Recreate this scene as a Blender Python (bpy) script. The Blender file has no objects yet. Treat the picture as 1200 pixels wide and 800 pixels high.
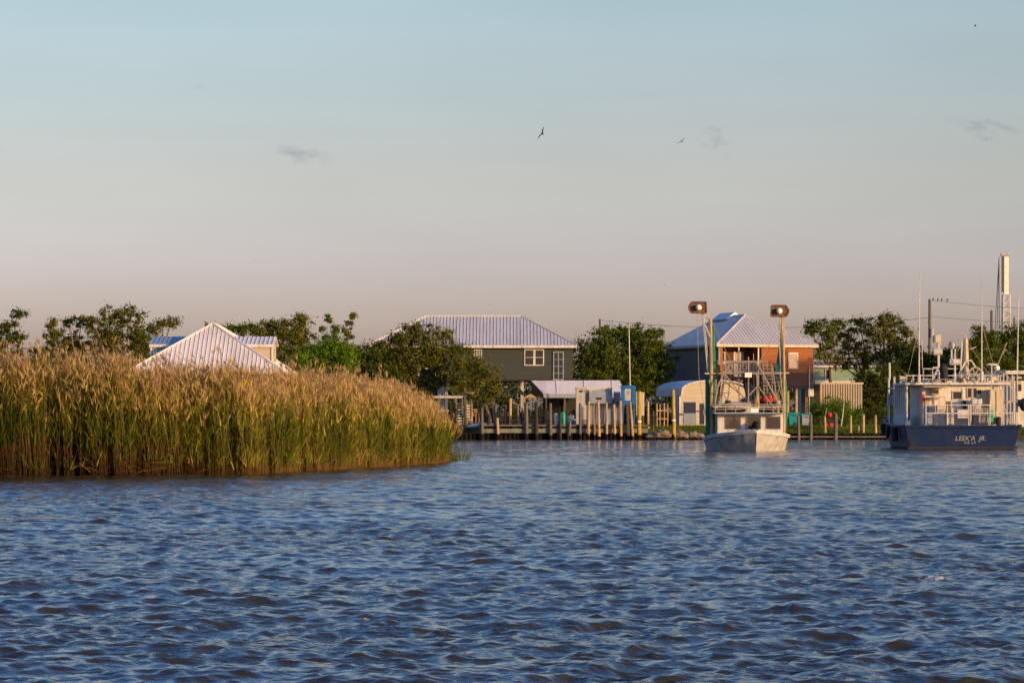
import bpy, math, random
import numpy as np
from mathutils import Vector
R = math.radians
random.seed(7); rng = np.random.default_rng(7)
S = bpy.context.scene
C = S.collection
# ------------------------------------------------------------ camera, sky, sun, exposure
F = 3400.0; H0 = 1.75; YH = 490.0           # focal length in px of a 1200 px wide frame, eye height, horizon row
cam_d = bpy.data.cameras.new('camera'); cam = bpy.data.objects.new('camera', cam_d); C.objects.link(cam)
cam_d.sensor_width = 36; cam_d.lens = 36*F/1200; cam_d.shift_y = (YH-400)/1200
cam_d.clip_start = 0.5; cam_d.clip_end = 9000
cam.location = (0, 0, H0); cam.rotation_euler = (R(90), 0, 0); S.camera = cam
SUN_EL = 8.0; SUN_AZ = 131.0                # azimuth clockwise from +Y: behind the camera, to the right
sd = Vector((math.sin(R(SUN_AZ))*math.cos(R(SUN_EL)), math.cos(R(SUN_AZ))*math.cos(R(SUN_EL)), math.sin(R(SUN_EL))))
sun_d = bpy.data.lights.new('sun', 'SUN'); sun_d.energy = 5.0; sun_d.angle = R(0.6); sun_d.color = (1, .61, .25)
sun = bpy.data.objects.new('sun', sun_d); C.objects.link(sun)
sun.rotation_euler = (-sd).to_track_quat('-Z', 'Y').to_euler(); sun.location = (60, -50, 40)
w = bpy.data.worlds.new('World'); S.world = w; w.use_nodes = True
nt = w.node_tree; nt.nodes.clear()
def N(nt, t, **k):
    n = nt.nodes.new(t)
    for a, b in k.items():
        if a.startswith('i_'): n.inputs[a[2:].replace('_', ' ')].default_value = b
        else: setattr(n, a, b)
    return n
L = nt.links.new
sky = N(nt, 'ShaderNodeTexSky', sky_type='NISHITA', sun_disc=False, sun_elevation=R(SUN_EL), sun_rotation=R(SUN_AZ),
        altitude=0, air_density=1.0, dust_density=1.6, ozone_density=1.6)
tc = N(nt, 'ShaderNodeTexCoord')
# small drifting wisps of cloud, placed by direction in the sky
def wisp(px, py, wx, wy, amt, tilt, seed):
    d = Vector(((px-600)/F, 1, (YH-py)/F)).normalized()
    az = math.atan2(d.x, d.y); el = math.asin(d.z)
    sub = N(nt, 'ShaderNodeVectorMath', operation='SUBTRACT'); sub.inputs[1].default_value = (az, d.y, el)
    L(tc.outputs['Generated'], sub.inputs[0])
    nz = N(nt, 'ShaderNodeTexNoise'); nz.inputs['Scale'].default_value = 120; nz.inputs['Detail'].default_value = 5
    mp0 = N(nt, 'ShaderNodeMapping'); mp0.inputs['Location'].default_value = (seed, seed*2, 0); mp0.inputs['Scale'].default_value = (1, 1, 1.8)
    L(tc.outputs['Generated'], mp0.inputs[0]); L(mp0.outputs[0], nz.inputs['Vector'])
    n2 = N(nt, 'ShaderNodeMix', data_type='RGBA', blend_type='LINEAR_LIGHT'); n2.inputs[0].default_value = 0.008
    L(sub.outputs[0], n2.inputs[6]); L(nz.outputs['Color'], n2.inputs[7])
    mp = N(nt, 'ShaderNodeMapping', vector_type='TEXTURE'); mp.inputs['Rotation'].default_value = (0, R(tilt), 0)
    mp.inputs['Scale'].default_value = (wx/F, 10, wy/F)
    L(n2.outputs[2], mp.inputs[0])
    ln = N(nt, 'ShaderNodeVectorMath', operation='LENGTH'); L(mp.outputs[0], ln.inputs[0])
    mr = N(nt, 'ShaderNodeMapRange', interpolation_type='SMOOTHSTEP'); mr.inputs[1].default_value = 1.0; mr.inputs[2].default_value = 0.0
    mr.inputs[3].default_value = 0; mr.inputs[4].default_value = amt
    L(ln.outputs['Value'], mr.inputs[0])
    mu = N(nt, 'ShaderNodeMath', operation='MULTIPLY'); L(mr.outputs[0], mu.inputs[0])
    m3 = N(nt, 'ShaderNodeMapRange'); m3.inputs[1].default_value = .38; m3.inputs[2].default_value = .6; L(nz.outputs['Fac'], m3.inputs[0])
    L(m3.outputs[0], mu.inputs[1])
    return mu.outputs[0]
grade = N(nt, 'ShaderNodeMix', data_type='RGBA', blend_type='MULTIPLY'); grade.inputs[0].default_value = 1
SKY_TINT = (1.0, 1.0, 1.0, 1)
sx_ = N(nt, 'ShaderNodeSeparateXYZ'); L(tc.outputs['Generated'], sx_.inputs[0])
cr_ = N(nt, 'ShaderNodeValToRGB'); el_ = cr_.color_ramp.elements
for k_, (pos_, c_) in enumerate(((0, (.475, .405, .72)), (.05, (.49, .421, .64)), (.085, (.478, .398, .470)), (.145, (.452, .422, .447)), (.26, (.285, .40, .62)), (.60, (.215, .36, .63)), (1, (.20, .34, .58)))):
    e_ = el_[0] if k_ == 0 else el_.new(pos_) if pos_ < 1 else el_[len(el_)-1]; e_.color = (*c_, 1)
L(sx_.outputs['Z'], cr_.inputs[0])
up_ = N(nt, 'ShaderNodeVectorMath', operation='SCALE'); up_.inputs[3].default_value = 3.0; L(cr_.outputs[0], up_.inputs[0]); L(up_.outputs[0], grade.inputs[7])
L(sky.outputs[0], grade.inputs[6])
cur = grade.outputs[2]
for a in ((357, 181, 46, 17, .62, 14, 3.1), (842, 164, 28, 13, .5, 22, 7.7), (1160, 150, 60, 12, .5, 5, 1.3), (-5, 181, 20, 14, .3, 0, 5.2), (240, 105, 12, 8, .15, 0, 9.2)):
    f = wisp(*a)
    mx = N(nt, 'ShaderNodeMix', data_type='RGBA', blend_type='MULTIPLY'); L(f, mx.inputs[0]); L(cur, mx.inputs[6])
    mx.inputs[7].default_value = (.62, .60, .68, 1); cur = mx.outputs[2]
hz_ = N(nt, 'ShaderNodeTexNoise'); hz_.inputs['Scale'].default_value = 5; hz_.inputs['Detail'].default_value = 5; hz_.inputs['Roughness'].default_value = .55
hm_ = N(nt, 'ShaderNodeMapping'); hm_.inputs['Scale'].default_value = (1, 1, 5); L(tc.outputs['Generated'], hm_.inputs[0]); L(hm_.outputs[0], hz_.inputs['Vector'])
hr_ = N(nt, 'ShaderNodeMapRange'); hr_.inputs[1].default_value = .3; hr_.inputs[2].default_value = .7; hr_.inputs[3].default_value = .955; hr_.inputs[4].default_value = 1.045; L(hz_.outputs['Fac'], hr_.inputs[0])
hs_ = N(nt, 'ShaderNodeVectorMath', operation='SCALE'); L(cur, hs_.inputs[0]); L(hr_.outputs[0], hs_.inputs[3]); cur = hs_.outputs[0]
bg = N(nt, 'ShaderNodeBackground'); bg.inputs['Strength'].default_value = 0.15; L(cur, bg.inputs[0])
wo = N(nt, 'ShaderNodeOutputWorld'); L(bg.outputs[0], wo.inputs[0])
S.view_settings.view_transform = 'Standard'; S.view_settings.look = 'None'; S.view_settings.gamma = 1
S.view_settings.use_curve_mapping = False; S.view_settings.exposure = 0.0
S.cycles.max_bounces = 6; S.cycles.transparent_max_bounces = 6

# ------------------------------------------------------------ materials
MATS = {}
def mat(name, col, rough=.7, var=.15, scale=3.0, bump=0., bscale=20., metal=0., stretch=(1, 1, 1), spec=.4, dirt=None, dirt_amt=.5, dirt_scale=1.5):
    if name in MATS: return MATS[name]
    m = bpy.data.materials.new(name); m.use_nodes = True; t = m.node_tree; p = t.nodes['Principled BSDF']
    p.inputs['Roughness'].default_value = rough; p.inputs['Metallic'].default_value = metal; p.inputs['Specular IOR Level'].default_value = spec
    g = N(t, 'ShaderNodeNewGeometry'); mp = N(t, 'ShaderNodeMapping'); mp.inputs['Scale'].default_value = stretch
    t.links.new(g.outputs['Position'], mp.inputs[0])
    nz = N(t, 'ShaderNodeTexNoise'); nz.inputs['Scale'].default_value = scale; nz.inputs['Detail'].default_value = 6
    t.links.new(mp.outputs[0], nz.inputs['Vector'])
    mr = N(t, 'ShaderNodeMapRange'); mr.inputs[1].default_value = .3; mr.inputs[2].default_value = .7; mr.inputs[3].default_value = 1-var; mr.inputs[4].default_value = 1+var
    t.links.new(nz.outputs['Fac'], mr.inputs[0])
    hs = N(t, 'ShaderNodeHueSaturation'); hs.inputs['Color'].default_value = (*col, 1); t.links.new(mr.outputs[0], hs.inputs['Value'])
    out = hs.outputs[0]
    if dirt:
        n3 = N(t, 'ShaderNodeTexNoise'); n3.inputs['Scale'].default_value = dirt_scale; n3.inputs['Detail'].default_value = 8
        t.links.new(mp.outputs[0], n3.inputs['Vector'])
        r3 = N(t, 'ShaderNodeMapRange'); r3.inputs[1].default_value = .5; r3.inputs[2].default_value = .72; r3.inputs[4].default_value = dirt_amt
        t.links.new(n3.outputs['Fac'], r3.inputs[0])
        mx = N(t, 'ShaderNodeMix', data_type='RGBA'); mx.inputs[7].default_value = (*dirt, 1)
        t.links.new(r3.outputs[0], mx.inputs[0]); t.links.new(out, mx.inputs[6]); out = mx.outputs[2]
    t.links.new(out, p.inputs['Base Color'])
    if bump:
        n2 = N(t, 'ShaderNodeTexNoise'); n2.inputs['Scale'].default_value = bscale; n2.inputs['Detail'].default_value = 5
        t.links.new(mp.outputs[0], n2.inputs['Vector'])
        b = N(t, 'ShaderNodeBump'); b.inputs['Strength'].default_value = bump; b.inputs['Distance'].default_value = .05
        t.links.new(n2.outputs['Fac'], b.inputs['Height']); t.links.new(b.outputs[0], p.inputs['Normal'])
    MATS[name] = m; return m
RUST = (.12, .05, .02); GRIME = (.10, .09, .07)
for a in [
 ('white_paint', (.60, .58, .54)), ('roof_white', (.72, .68, .66)), ('roof_metal', (.58, .57, .57)), ('roof_shade_blue', (.24, .32, .44)), ('roof_seam', (.22, .22, .24)),
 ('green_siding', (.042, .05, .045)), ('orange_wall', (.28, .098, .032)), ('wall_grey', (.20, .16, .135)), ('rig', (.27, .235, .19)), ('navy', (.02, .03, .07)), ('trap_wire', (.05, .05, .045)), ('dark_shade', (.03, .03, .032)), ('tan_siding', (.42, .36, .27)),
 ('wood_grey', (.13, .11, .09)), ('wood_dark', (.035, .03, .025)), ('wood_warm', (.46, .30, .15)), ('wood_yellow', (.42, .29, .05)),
 ('cream', (.52, .44, .31)), ('glass_dark', (.02, .024, .03)), ('hull_grey', (.40, .39, .36)), ('hull_blue', (.001, .016, .075)),
 ('black', (.015, .015, .017)), ('red', (.50, .02, .02)), ('teal', (.0, .23, .22)), ('green_net', (.0, .16, .10)), ('galv', (.42, .40, .37)),
 ('bright_blue', (.01, .14, .42)), ('pale_green', (.22, .32, .23)), ('blue_grey', (.23, .28, .33)), ('brown_board', (.16, .085, .05)),
 ('barrel_green', (.02, .42, .22)), ('skin', (.45, .26, .18)), ('cloth', (.10, .16, .28)), ('deck_wood', (.19, .20, .15)), ('orange', (.7, .22, .05)),
 ('wall_shade_brown', (.085, .045, .035)), ('ball_white', (.85, .80, .70)), ('bird_dark', (.02, .02, .022)), ('bird_pale', (.22, .21, .2)), ('stone', (.20, .16, .13)),
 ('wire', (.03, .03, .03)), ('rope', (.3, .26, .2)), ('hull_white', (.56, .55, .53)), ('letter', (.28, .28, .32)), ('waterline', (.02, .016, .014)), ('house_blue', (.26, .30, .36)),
 ]:
    kw = {}
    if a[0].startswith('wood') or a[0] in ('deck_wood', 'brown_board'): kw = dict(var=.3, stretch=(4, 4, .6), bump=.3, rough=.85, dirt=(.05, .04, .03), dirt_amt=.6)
    elif 'roof' in a[0]: kw = dict(rough=.42, var=.07, scale=1.0, stretch=(1, .3, .3), metal=.12 if a[0] == 'roof_metal' else 0, dirt=(.30, .26, .22), dirt_amt=.35, dirt_scale=.6)
    elif a[0] in ('white_paint', 'hull_grey', 'hull_white', 'galv', 'cream'): kw = dict(rough=.55, var=.14, dirt=(.17, .10, .055), dirt_amt=.5, dirt_scale=2.6, stretch=(1.6, 1.6, .35))
    elif a[0] == 'glass_dark': kw = dict(rough=.06, var=.05, spec=.6)
    elif a[0] in ('hull_blue', 'bright_blue'): kw = dict(rough=.5, spec=.2, var=.15, dirt=(.02, .025, .04), dirt_amt=.6)
    elif 'siding' in a[0] or 'wall' in a[0]: kw = dict(rough=.85, var=.12, stretch=(.3, .3, 8), scale=1.2, bump=.15, bscale=2)
    mat(*a, **kw)
mat('creosote', (.012, .010, .008), rough=.95, spec=.08, var=.4)
M = MATS
def leafmat(name, c1, c2, trans=.35, c3=None):
    m = bpy.data.materials.new(name); m.use_nodes = True; t = m.node_tree; t.nodes.clear()
    at = N(t, 'ShaderNodeAttribute', attribute_name='tint')
    cr = N(t, 'ShaderNodeValToRGB'); e = cr.color_ramp.elements; e[0].color = (*c1, 1); e[1].color = (*c2, 1)
    if c3: e[1].position = .6; x = e.new(1.0); x.color = (*c3, 1)
    t.links.new(at.outputs['Fac'], cr.inputs[0])
    d = N(t, 'ShaderNodeBsdfDiffuse'); tr = N(t, 'ShaderNodeBsdfTranslucent'); mx = N(t, 'ShaderNodeMixShader'); mx.inputs[0].default_value = trans
    t.links.new(cr.outputs[0], d.inputs[0]); t.links.new(cr.outputs[0], tr.inputs[0])
    t.links.new(d.outputs[0], mx.inputs[1]); t.links.new(tr.outputs[0], mx.inputs[2])
    o = N(t, 'ShaderNodeOutputMaterial'); t.links.new(mx.outputs[0], o.inputs[0]); MATS[name] = m; return m
leafmat('leaf_oak', (.036, .075, .010), (.165, .195, .024))
leafmat('leaf_olive', (.045, .072, .012), (.215, .200, .030))
leafmat('leaf_bright', (.04, .11, .010), (.17, .27, .02))
leafmat('leaf_dark', (.028, .055, .010), (.11, .13, .022))
leafmat('reed_leaf', (.040, .095, .009), (.23, .26, .026), .4, (.74, .50, .13))
leafmat('reed_stem', (.035, .020, .010), (.24, .14, .05), .05, (.55, .38, .14))
leafmat('reed_plume', (.36, .22, .12), (.62, .45, .22), .35)
leafmat('lawn', (.05, .085, .012), (.16, .20, .03), .3)
mat('bark', (.10, .075, .055), rough=.9, var=.35, stretch=(3, 3, .8), bump=.6, bscale=6)

# ------------------------------------------------------------ helpers
def Wp(px, py, D): return ((px-600)/F*D, D, H0+(YH-py)/F*D)
INFO = {}
def thing(name, label, cat, loc=(0, 0, 0), rz=0, group=None, kind=None):
    o = bpy.data.objects.new(name, None); C.objects.link(o); o.location = loc; o.rotation_euler = (0, 0, rz)
    o.empty_display_size = .3; INFO[o] = (loc, rz); tag(o, label, cat, group, kind); return o
def tag(o, label=None, cat=None, group=None, kind=None):
    if label: o['label'] = label
    if cat: o['category'] = cat
    if group: o['group'] = group
    if kind: o['kind'] = kind
    return o
class MB:
    def __init__(s): s.v = []; s.f = []; s.m = []; s.cm = 0
    def mat(s, i): s.cm = i; return s
    def add(s, vs, fs):
        b = len(s.v); s.v += [tuple(p) for p in vs]
        for f in fs: s.f.append([i+b for i in f]); s.m.append(s.cm)
        return s
    def box(s, x0, x1, y0, y1, z0, z1):
        return s.add([(x0,y0,z0),(x1,y0,z0),(x1,y1,z0),(x0,y1,z0),(x0,y0,z1),(x1,y0,z1),(x1,y1,z1),(x0,y1,z1)],
                     [(0,3,2,1),(4,5,6,7),(0,1,5,4),(1,2,6,5),(2,3,7,6),(3,0,4,7)])
    def pbox(s, px0, py0, px1, py1, D, d):     # a box whose front face spans these picture rows and columns at distance D
        x0, _, z1 = Wp(px0, py0, D); x1, _, z0 = Wp(px1, py1, D); return s.box(x0, x1, D, D+d, z0, z1)
    def tube(s, a, b, r0, r1=None, n=6, caps=True):
        r1 = r0 if r1 is None else r1; a = Vector(a); b = Vector(b); d = (b-a)
        if d.length < 1e-6: return s
        d.normalize(); u = d.orthogonal().normalized(); v = d.cross(u)
        vs = [a+(u*math.cos(t)+v*math.sin(t))*r0 for t in [2*math.pi*i/n for i in range(n)]]+[b+(u*math.cos(t)+v*math.sin(t))*r1 for t in [2*math.pi*i/n for i in range(n)]]
        fs = [(i, (i+1) % n, n+(i+1) % n, n+i) for i in range(n)]
        if caps: fs += [tuple(range(n))[::-1], tuple(range(n, 2*n))]
        return s.add(vs, fs)
    def path(s, pts, r0, r1=None, n=6):
        r1 = r0 if r1 is None else r1; k = len(pts)-1
        for i in range(k): s.tube(pts[i], pts[i+1], r0+(r1-r0)*i/k, r0+(r1-r0)*(i+1)/k, n)
        return s
    def prism(s, poly, off):                    # polygon extruded along a vector
        n = len(poly); off = Vector(off)
        return s.add([Vector(p) for p in poly]+[Vector(p)+off for p in poly],
            [tuple(range(n)), tuple(range(n, 2*n))[::-1]]+[(i, i+n, (i+1) % n+n, (i+1) % n) for i in range(n)])
    def ball(s, c, r, n=10, k=6, sz=1, sx=1, sy=1):
        vs = []; fs = []
        for i in range(k+1):
            ph = math.pi*i/k
            for j in range(n):
                t = 2*math.pi*j/n; vs.append((c[0]+r*sx*math.sin(ph)*math.cos(t), c[1]+r*sy*math.sin(ph)*math.sin(t), c[2]+r*sz*math.cos(ph)))
        for i in range(k):
            for j in range(n): fs.append((i*n+j, (i+1)*n+j, (i+1)*n+(j+1) % n, i*n+(j+1) % n))
        return s.add(vs, fs)
    def lathe(s, c, prof, n=12):                # prof: (radius, height)
        vs = []; fs = []
        for r, z in prof:
            for j in range(n): t = 2*math.pi*j/n; vs.append((c[0]+r*math.cos(t), c[1]+r*math.sin(t), c[2]+z))
        for i in range(len(prof)-1):
            for j in range(n): fs.append((i*n+j, i*n+(j+1) % n, (i+1)*n+(j+1) % n, (i+1)*n+j))
        return s.add(vs, fs+[tuple(range(n))[::-1], tuple(range(n*(len(prof)-1), n*len(prof)))])
    def build(s, name, mats, root=None, local=False, smooth=False, bevel=0):
        if not isinstance(mats, (list, tuple)): mats = [mats]
        vs = s.v
        r = root
        if root is not None and not local:
            top = root
            while top not in INFO: top = top.parent
            (lx, ly, lz), rz = INFO[top]; c, q = math.cos(-rz), math.sin(-rz)
            vs = [((x-lx)*c-(y-ly)*q, (x-lx)*q+(y-ly)*c, z-lz) for x, y, z in vs]
        me = bpy.data.meshes.new(name); me.from_pydata([tuple(p) for p in vs], [], s.f)
        for m in mats: me.materials.append(M[m] if isinstance(m, str) else m)
        me.polygons.foreach_set('material_index', s.m)
        if smooth: me.polygons.foreach_set('use_smooth', [True]*len(s.f))
        me.update(); o = bpy.data.objects.new(name, me); C.objects.link(o); o.parent = root
        if bevel:
            bv = o.modifiers.new('bevel', 'BEVEL'); bv.width = bevel; bv.segments = 2
        return o
def npmesh(name, V, Q, mats, mi, tint, root=None):
    me = bpy.data.meshes.new(name); me.vertices.add(len(V)); me.vertices.foreach_set('co', np.asarray(V, np.float32).ravel())
    nq = len(Q); me.loops.add(nq*4); me.loops.foreach_set('vertex_index', np.asarray(Q, np.int32).ravel())
    me.polygons.add(nq); me.polygons.foreach_set('loop_start', np.arange(nq, dtype=np.int32)*4)
    me.polygons.foreach_set('loop_total', np.full(nq, 4, np.int32))
    for m in mats: me.materials.append(M[m])
    if mi is not None: me.polygons.foreach_set('material_index', np.asarray(mi, np.int32))
    me.update(calc_edges=True)
    if tint is not None:
        a = me.attributes.new('tint', 'FLOAT', 'POINT'); a.data.foreach_set('value', np.asarray(tint, np.float32))
    o = bpy.data.objects.new(name, me); C.objects.link(o); o.parent = root; return o
def ordinal(i): return ['first', 'second', 'third', 'fourth', 'fifth', 'sixth', 'seventh', 'eighth', 'ninth', 'tenth', 'eleventh', 'twelfth', 'thirteenth', 'fourteenth', 'fifteenth', 'sixteenth'][i]

# ------------------------------------------------------------ water
def water():
    u_in = np.linspace(-.20, .20, 620)
    u_out = .20+np.geomspace(.004, 9, 60)
    u = np.concatenate([-u_out[::-1], u_in, u_out])
    ds = [-80, -40, -15, 0, 5, 9, 12]
    d = 14.0
    while d < 262: ds.append(d); d += max(.018, d*.0017) if d < 130 else d*.0030
    D = np.array(ds); nr, nc = len(D), len(u)
    X = u[None, :]*np.maximum(D, 14)[:, None]; Y = np.repeat(D[:, None], nc, 1)
    Z = np.zeros_like(X)
    dx = np.gradient(X, axis=1); dy = np.repeat(np.gradient(D)[:, None], nc, 1); sp = np.maximum(np.abs(dx), dy)
    r = np.random.default_rng(3); nw = 130
    lam = np.geomspace(.14, 3.4, nw); X0, Y0 = X.copy(), Y.copy()
    for i in range(nw):
        th = R(-78)+r.normal(0, R(46) if lam[i] < 1.2 else R(34)); k = 2*math.pi/lam[i]; kx, ky = k*math.cos(th), k*math.sin(th)
        amp = (.0053*lam[i]**.57 if lam[i] < 1.0 else .0046*lam[i]**.30)*r.uniform(.5, 1.4)*(1 if lam[i] < 2.5 else .55)
        ph = kx*X0+ky*Y0+r.uniform(0, 6.28)
        att = np.clip((lam[i]/sp-2.2)/2.0, 0, 1)
        env = .65+.5*np.sin(X0*.21*r.uniform(.6, 1.6)+Y0*.16*r.uniform(.5, 1.5)+r.uniform(0, 6))*np.sin(Y0*.09+r.uniform(0, 6))
        A = amp*att*env
        Z += A*(np.cos(ph)); q = .9
        X -= q*A*math.cos(th)*np.sin(ph); Y -= q*A*math.sin(th)*np.sin(ph)
    V = np.stack([X, Y, Z], -1).reshape(-1, 3)
    i = (np.arange(nr-1)[:, None]*nc+np.arange(nc-1)[None, :]).ravel()
    Q = np.stack([i, i+1, i+nc+1, i+nc], -1)
    m = bpy.data.materials.new('river_water'); m.use_nodes = True; t = m.node_tree; p = t.nodes['Principled BSDF']; MATS['river_water'] = m
    p.inputs['Base Color'].default_value = (.030, .027, .014, 1); p.inputs['Roughness'].default_value = .04; p.inputs['IOR'].default_value = 1.333
    g = N(t, 'ShaderNodeNewGeometry'); prev = None
    for sc, st, dist in ((1.7, .28, .14), (4.5, .8, .08), (11, .8, .035), (34, .6, .014)):
        mp = N(t, 'ShaderNodeMapping'); mp.inputs['Scale'].default_value = (.55, 1.0, 1); mp.inputs['Rotation'].default_value = (0, 0, R(sc*2))
        t.links.new(g.outputs['Position'], mp.inputs[0])
        nz = N(t, 'ShaderNodeTexNoise'); nz.inputs['Scale'].default_value = sc; nz.inputs['Detail'].default_value = 3; t.links.new(mp.outputs[0], nz.inputs['Vector'])
        b = N(t, 'ShaderNodeBump'); b.inputs['Strength'].default_value = st; b.inputs['Distance'].default_value = dist
        wn = N(t, 'ShaderNodeTexNoise'); wn.inputs['Scale'].default_value = .16; wn.inputs['Detail'].default_value = 3; t.links.new(g.outputs['Position'], wn.inputs['Vector'])
        wr = N(t, 'ShaderNodeMapRange'); wr.inputs[1].default_value = .38; wr.inputs[2].default_value = .62; wr.inputs[3].default_value = st*.35; wr.inputs[4].default_value = st*1.25
        t.links.new(wn.outputs['Fac'], wr.inputs[0]); t.links.new(wr.outputs[0], b.inputs['Strength'])
        t.links.new(nz.outputs['Fac'], b.inputs['Height'])
        if prev: t.links.new(prev.outputs[0], b.inputs['Normal'])
        prev = b
    t.links.new(prev.outputs[0], p.inputs['Normal'])
    # foam: whitecap and the skiff's bow wave
    acc = None
    for (cx, cy, rx, ry, thr) in ((14.2, 157.5, 2.6, 1.8, .47), (13.2, 158.8, 3.2, 1.2, .52), (4.62, 31.8, .24, .42, .45), (3.1, 50.5, .22, .45, .52), (-1.35, 25.5, .16, .2, .55), (26, 164.2, 4, .6, .55)):
        s = N(t, 'ShaderNodeVectorMath', operation='SUBTRACT'); s.inputs[1].default_value = (cx, cy, 0); t.links.new(g.outputs['Position'], s.inputs[0])
        dv = N(t, 'ShaderNodeVectorMath', operation='DIVIDE'); dv.inputs[1].default_value = (rx, ry, 1); t.links.new(s.outputs[0], dv.inputs[0])
        ln = N(t, 'ShaderNodeVectorMath', operation='LENGTH'); t.links.new(dv.outputs[0], ln.inputs[0])
        nz = N(t, 'ShaderNodeTexNoise'); nz.inputs['Scale'].default_value = 3.5/max(rx, .35); nz.inputs['Detail'].default_value = 8; nz.inputs['Roughness'].default_value = .7; t.links.new(g.outputs['Position'], nz.inputs['Vector'])
        a1 = N(t, 'ShaderNodeMapRange'); a1.inputs[1].default_value = 1; a1.inputs[2].default_value = .2; a1.inputs[3].default_value = 0; a1.inputs[4].default_value = .14; t.links.new(ln.outputs['Value'], a1.inputs[0])
        ad = N(t, 'ShaderNodeMath', operation='ADD'); t.links.new(nz.outputs['Fac'], ad.inputs[0]); t.links.new(a1.outputs[0], ad.inputs[1])
        ss = N(t, 'ShaderNodeMapRange'); ss.inputs[1].default_value = thr+.08; ss.inputs[2].default_value = thr+.16; t.links.new(ad.outputs[0], ss.inputs[0])
        lt = N(t, 'ShaderNodeMath', operation='LESS_THAN'); lt.inputs[1].default_value = 1; t.links.new(ln.outputs['Value'], lt.inputs[0])
        mu = N(t, 'ShaderNodeMath', operation='MULTIPLY'); t.links.new(ss.outputs[0], mu.inputs[0]); t.links.new(lt.outputs[0], mu.inputs[1])
        if acc is None: acc = mu.outputs[0]
        else:
            mm = N(t, 'ShaderNodeMath', operation='MAXIMUM'); t.links.new(acc, mm.inputs[0]); t.links.new(mu.outputs[0], mm.inputs[1]); acc = mm.outputs[0]
    mx = N(t, 'ShaderNodeMix', data_type='RGBA'); mx.inputs[6].default_value = (.030, .027, .014, 1); mx.inputs[7].default_value = (.62, .6, .56, 1)
    t.links.new(acc, mx.inputs[0]); t.links.new(mx.outputs[2], p.inputs['Base Color'])
    rr = N(t, 'ShaderNodeMapRange'); rr.inputs[3].default_value = .04; rr.inputs[4].default_value = .7; t.links.new(acc, rr.inputs[0]); t.links.new(rr.outputs[0], p.inputs['Roughness'])
    o = npmesh('water', V, Q, ['river_water'], None, None); o.data.polygons.foreach_set('use_smooth', [True]*len(Q)); tag(o, kind='structure')
water()

# ------------------------------------------------------------ ground
mat('earth', (.055, .042, .026), rough=.95, var=.4, scale=.8, bump=.5, bscale=3, dirt=(.06, .09, .02), dirt_amt=.9, dirt_scale=.25)
mat('mud', (.022, .016, .011), rough=.8, var=.4, scale=2, bump=.5, bscale=6)
shore = [(-2500, 150), (-120, 150), (-60, 150), (-24, 168), (-13, 186), (-9, 215), (-7, 238.5), (0, 238.5), (12, 238.5), (31, 238.5), (60, 238.5), (2500, 238.5)]
g = MB()
def inner(p, d):
    x, y = p; return (x-(d*.7 if y < 238 and x > -30 else 0), y+d*(1 if y >= 238 or x < -30 else .6))
r0 = [(x, y, -1.2) for x, y in shore]; r1 = [(x, y+.05, .35) for x, y in shore]
r2 = [(*inner(p, 2.0), .60) for p in shore]; r3 = [(*inner(p, 8), 1.05) for p in shore]
r4 = [(x, 4000, 1.2) for x, y in shore]
n = len(shore); g.add(r0+r1+r2+r3+r4, [(k*n+i, k*n+i+1, (k+1)*n+i+1, (k+1)*n+i) for k in range(4) for i in range(n-1)])
tag(g.build('ground', 'earth'), kind='structure')
front = [(-60, 87), (-16.5, 87.3), (-12, 87.6), (-7.9, 90), (-5.8, 99), (-4.6, 104), (-2.9, 111.5), (-2.35, 117.5), (-2.7, 123), (-6, 150), (-12, 178), (-24, 172), (-60, 156)]
g = MB(); g.prism([(x, y, -1.2) for x, y in front], (0, 0, 1.21)); tag(g.build('marsh_ground', 'mud'), kind='structure')
def in_poly(X, Y, P):
    ins = np.zeros(len(X), bool); j = len(P)-1
    for i in range(len(P)):
        xi, yi = P[i]; xj, yj = P[j]
        c = ((yi > Y) != (yj > Y)) & (X < (xj-xi)*(Y-yi)/(yj-yi+1e-12)+xi); ins ^= c; j = i
    return ins
def edge_dist(X, Y, P):
    best = np.full(len(X), 1e9)
    for (x0, y0), (x1, y1) in zip(P[:-1], P[1:]):
        t = np.clip(((X-x0)*(x1-x0)+(Y-y0)*(y1-y0))/((x1-x0)**2+(y1-y0)**2), 0, 1)
        best = np.minimum(best, np.hypot(X-(x0+t*(x1-x0)), Y-(y0+t*(y1-y0))))
    return best

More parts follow.
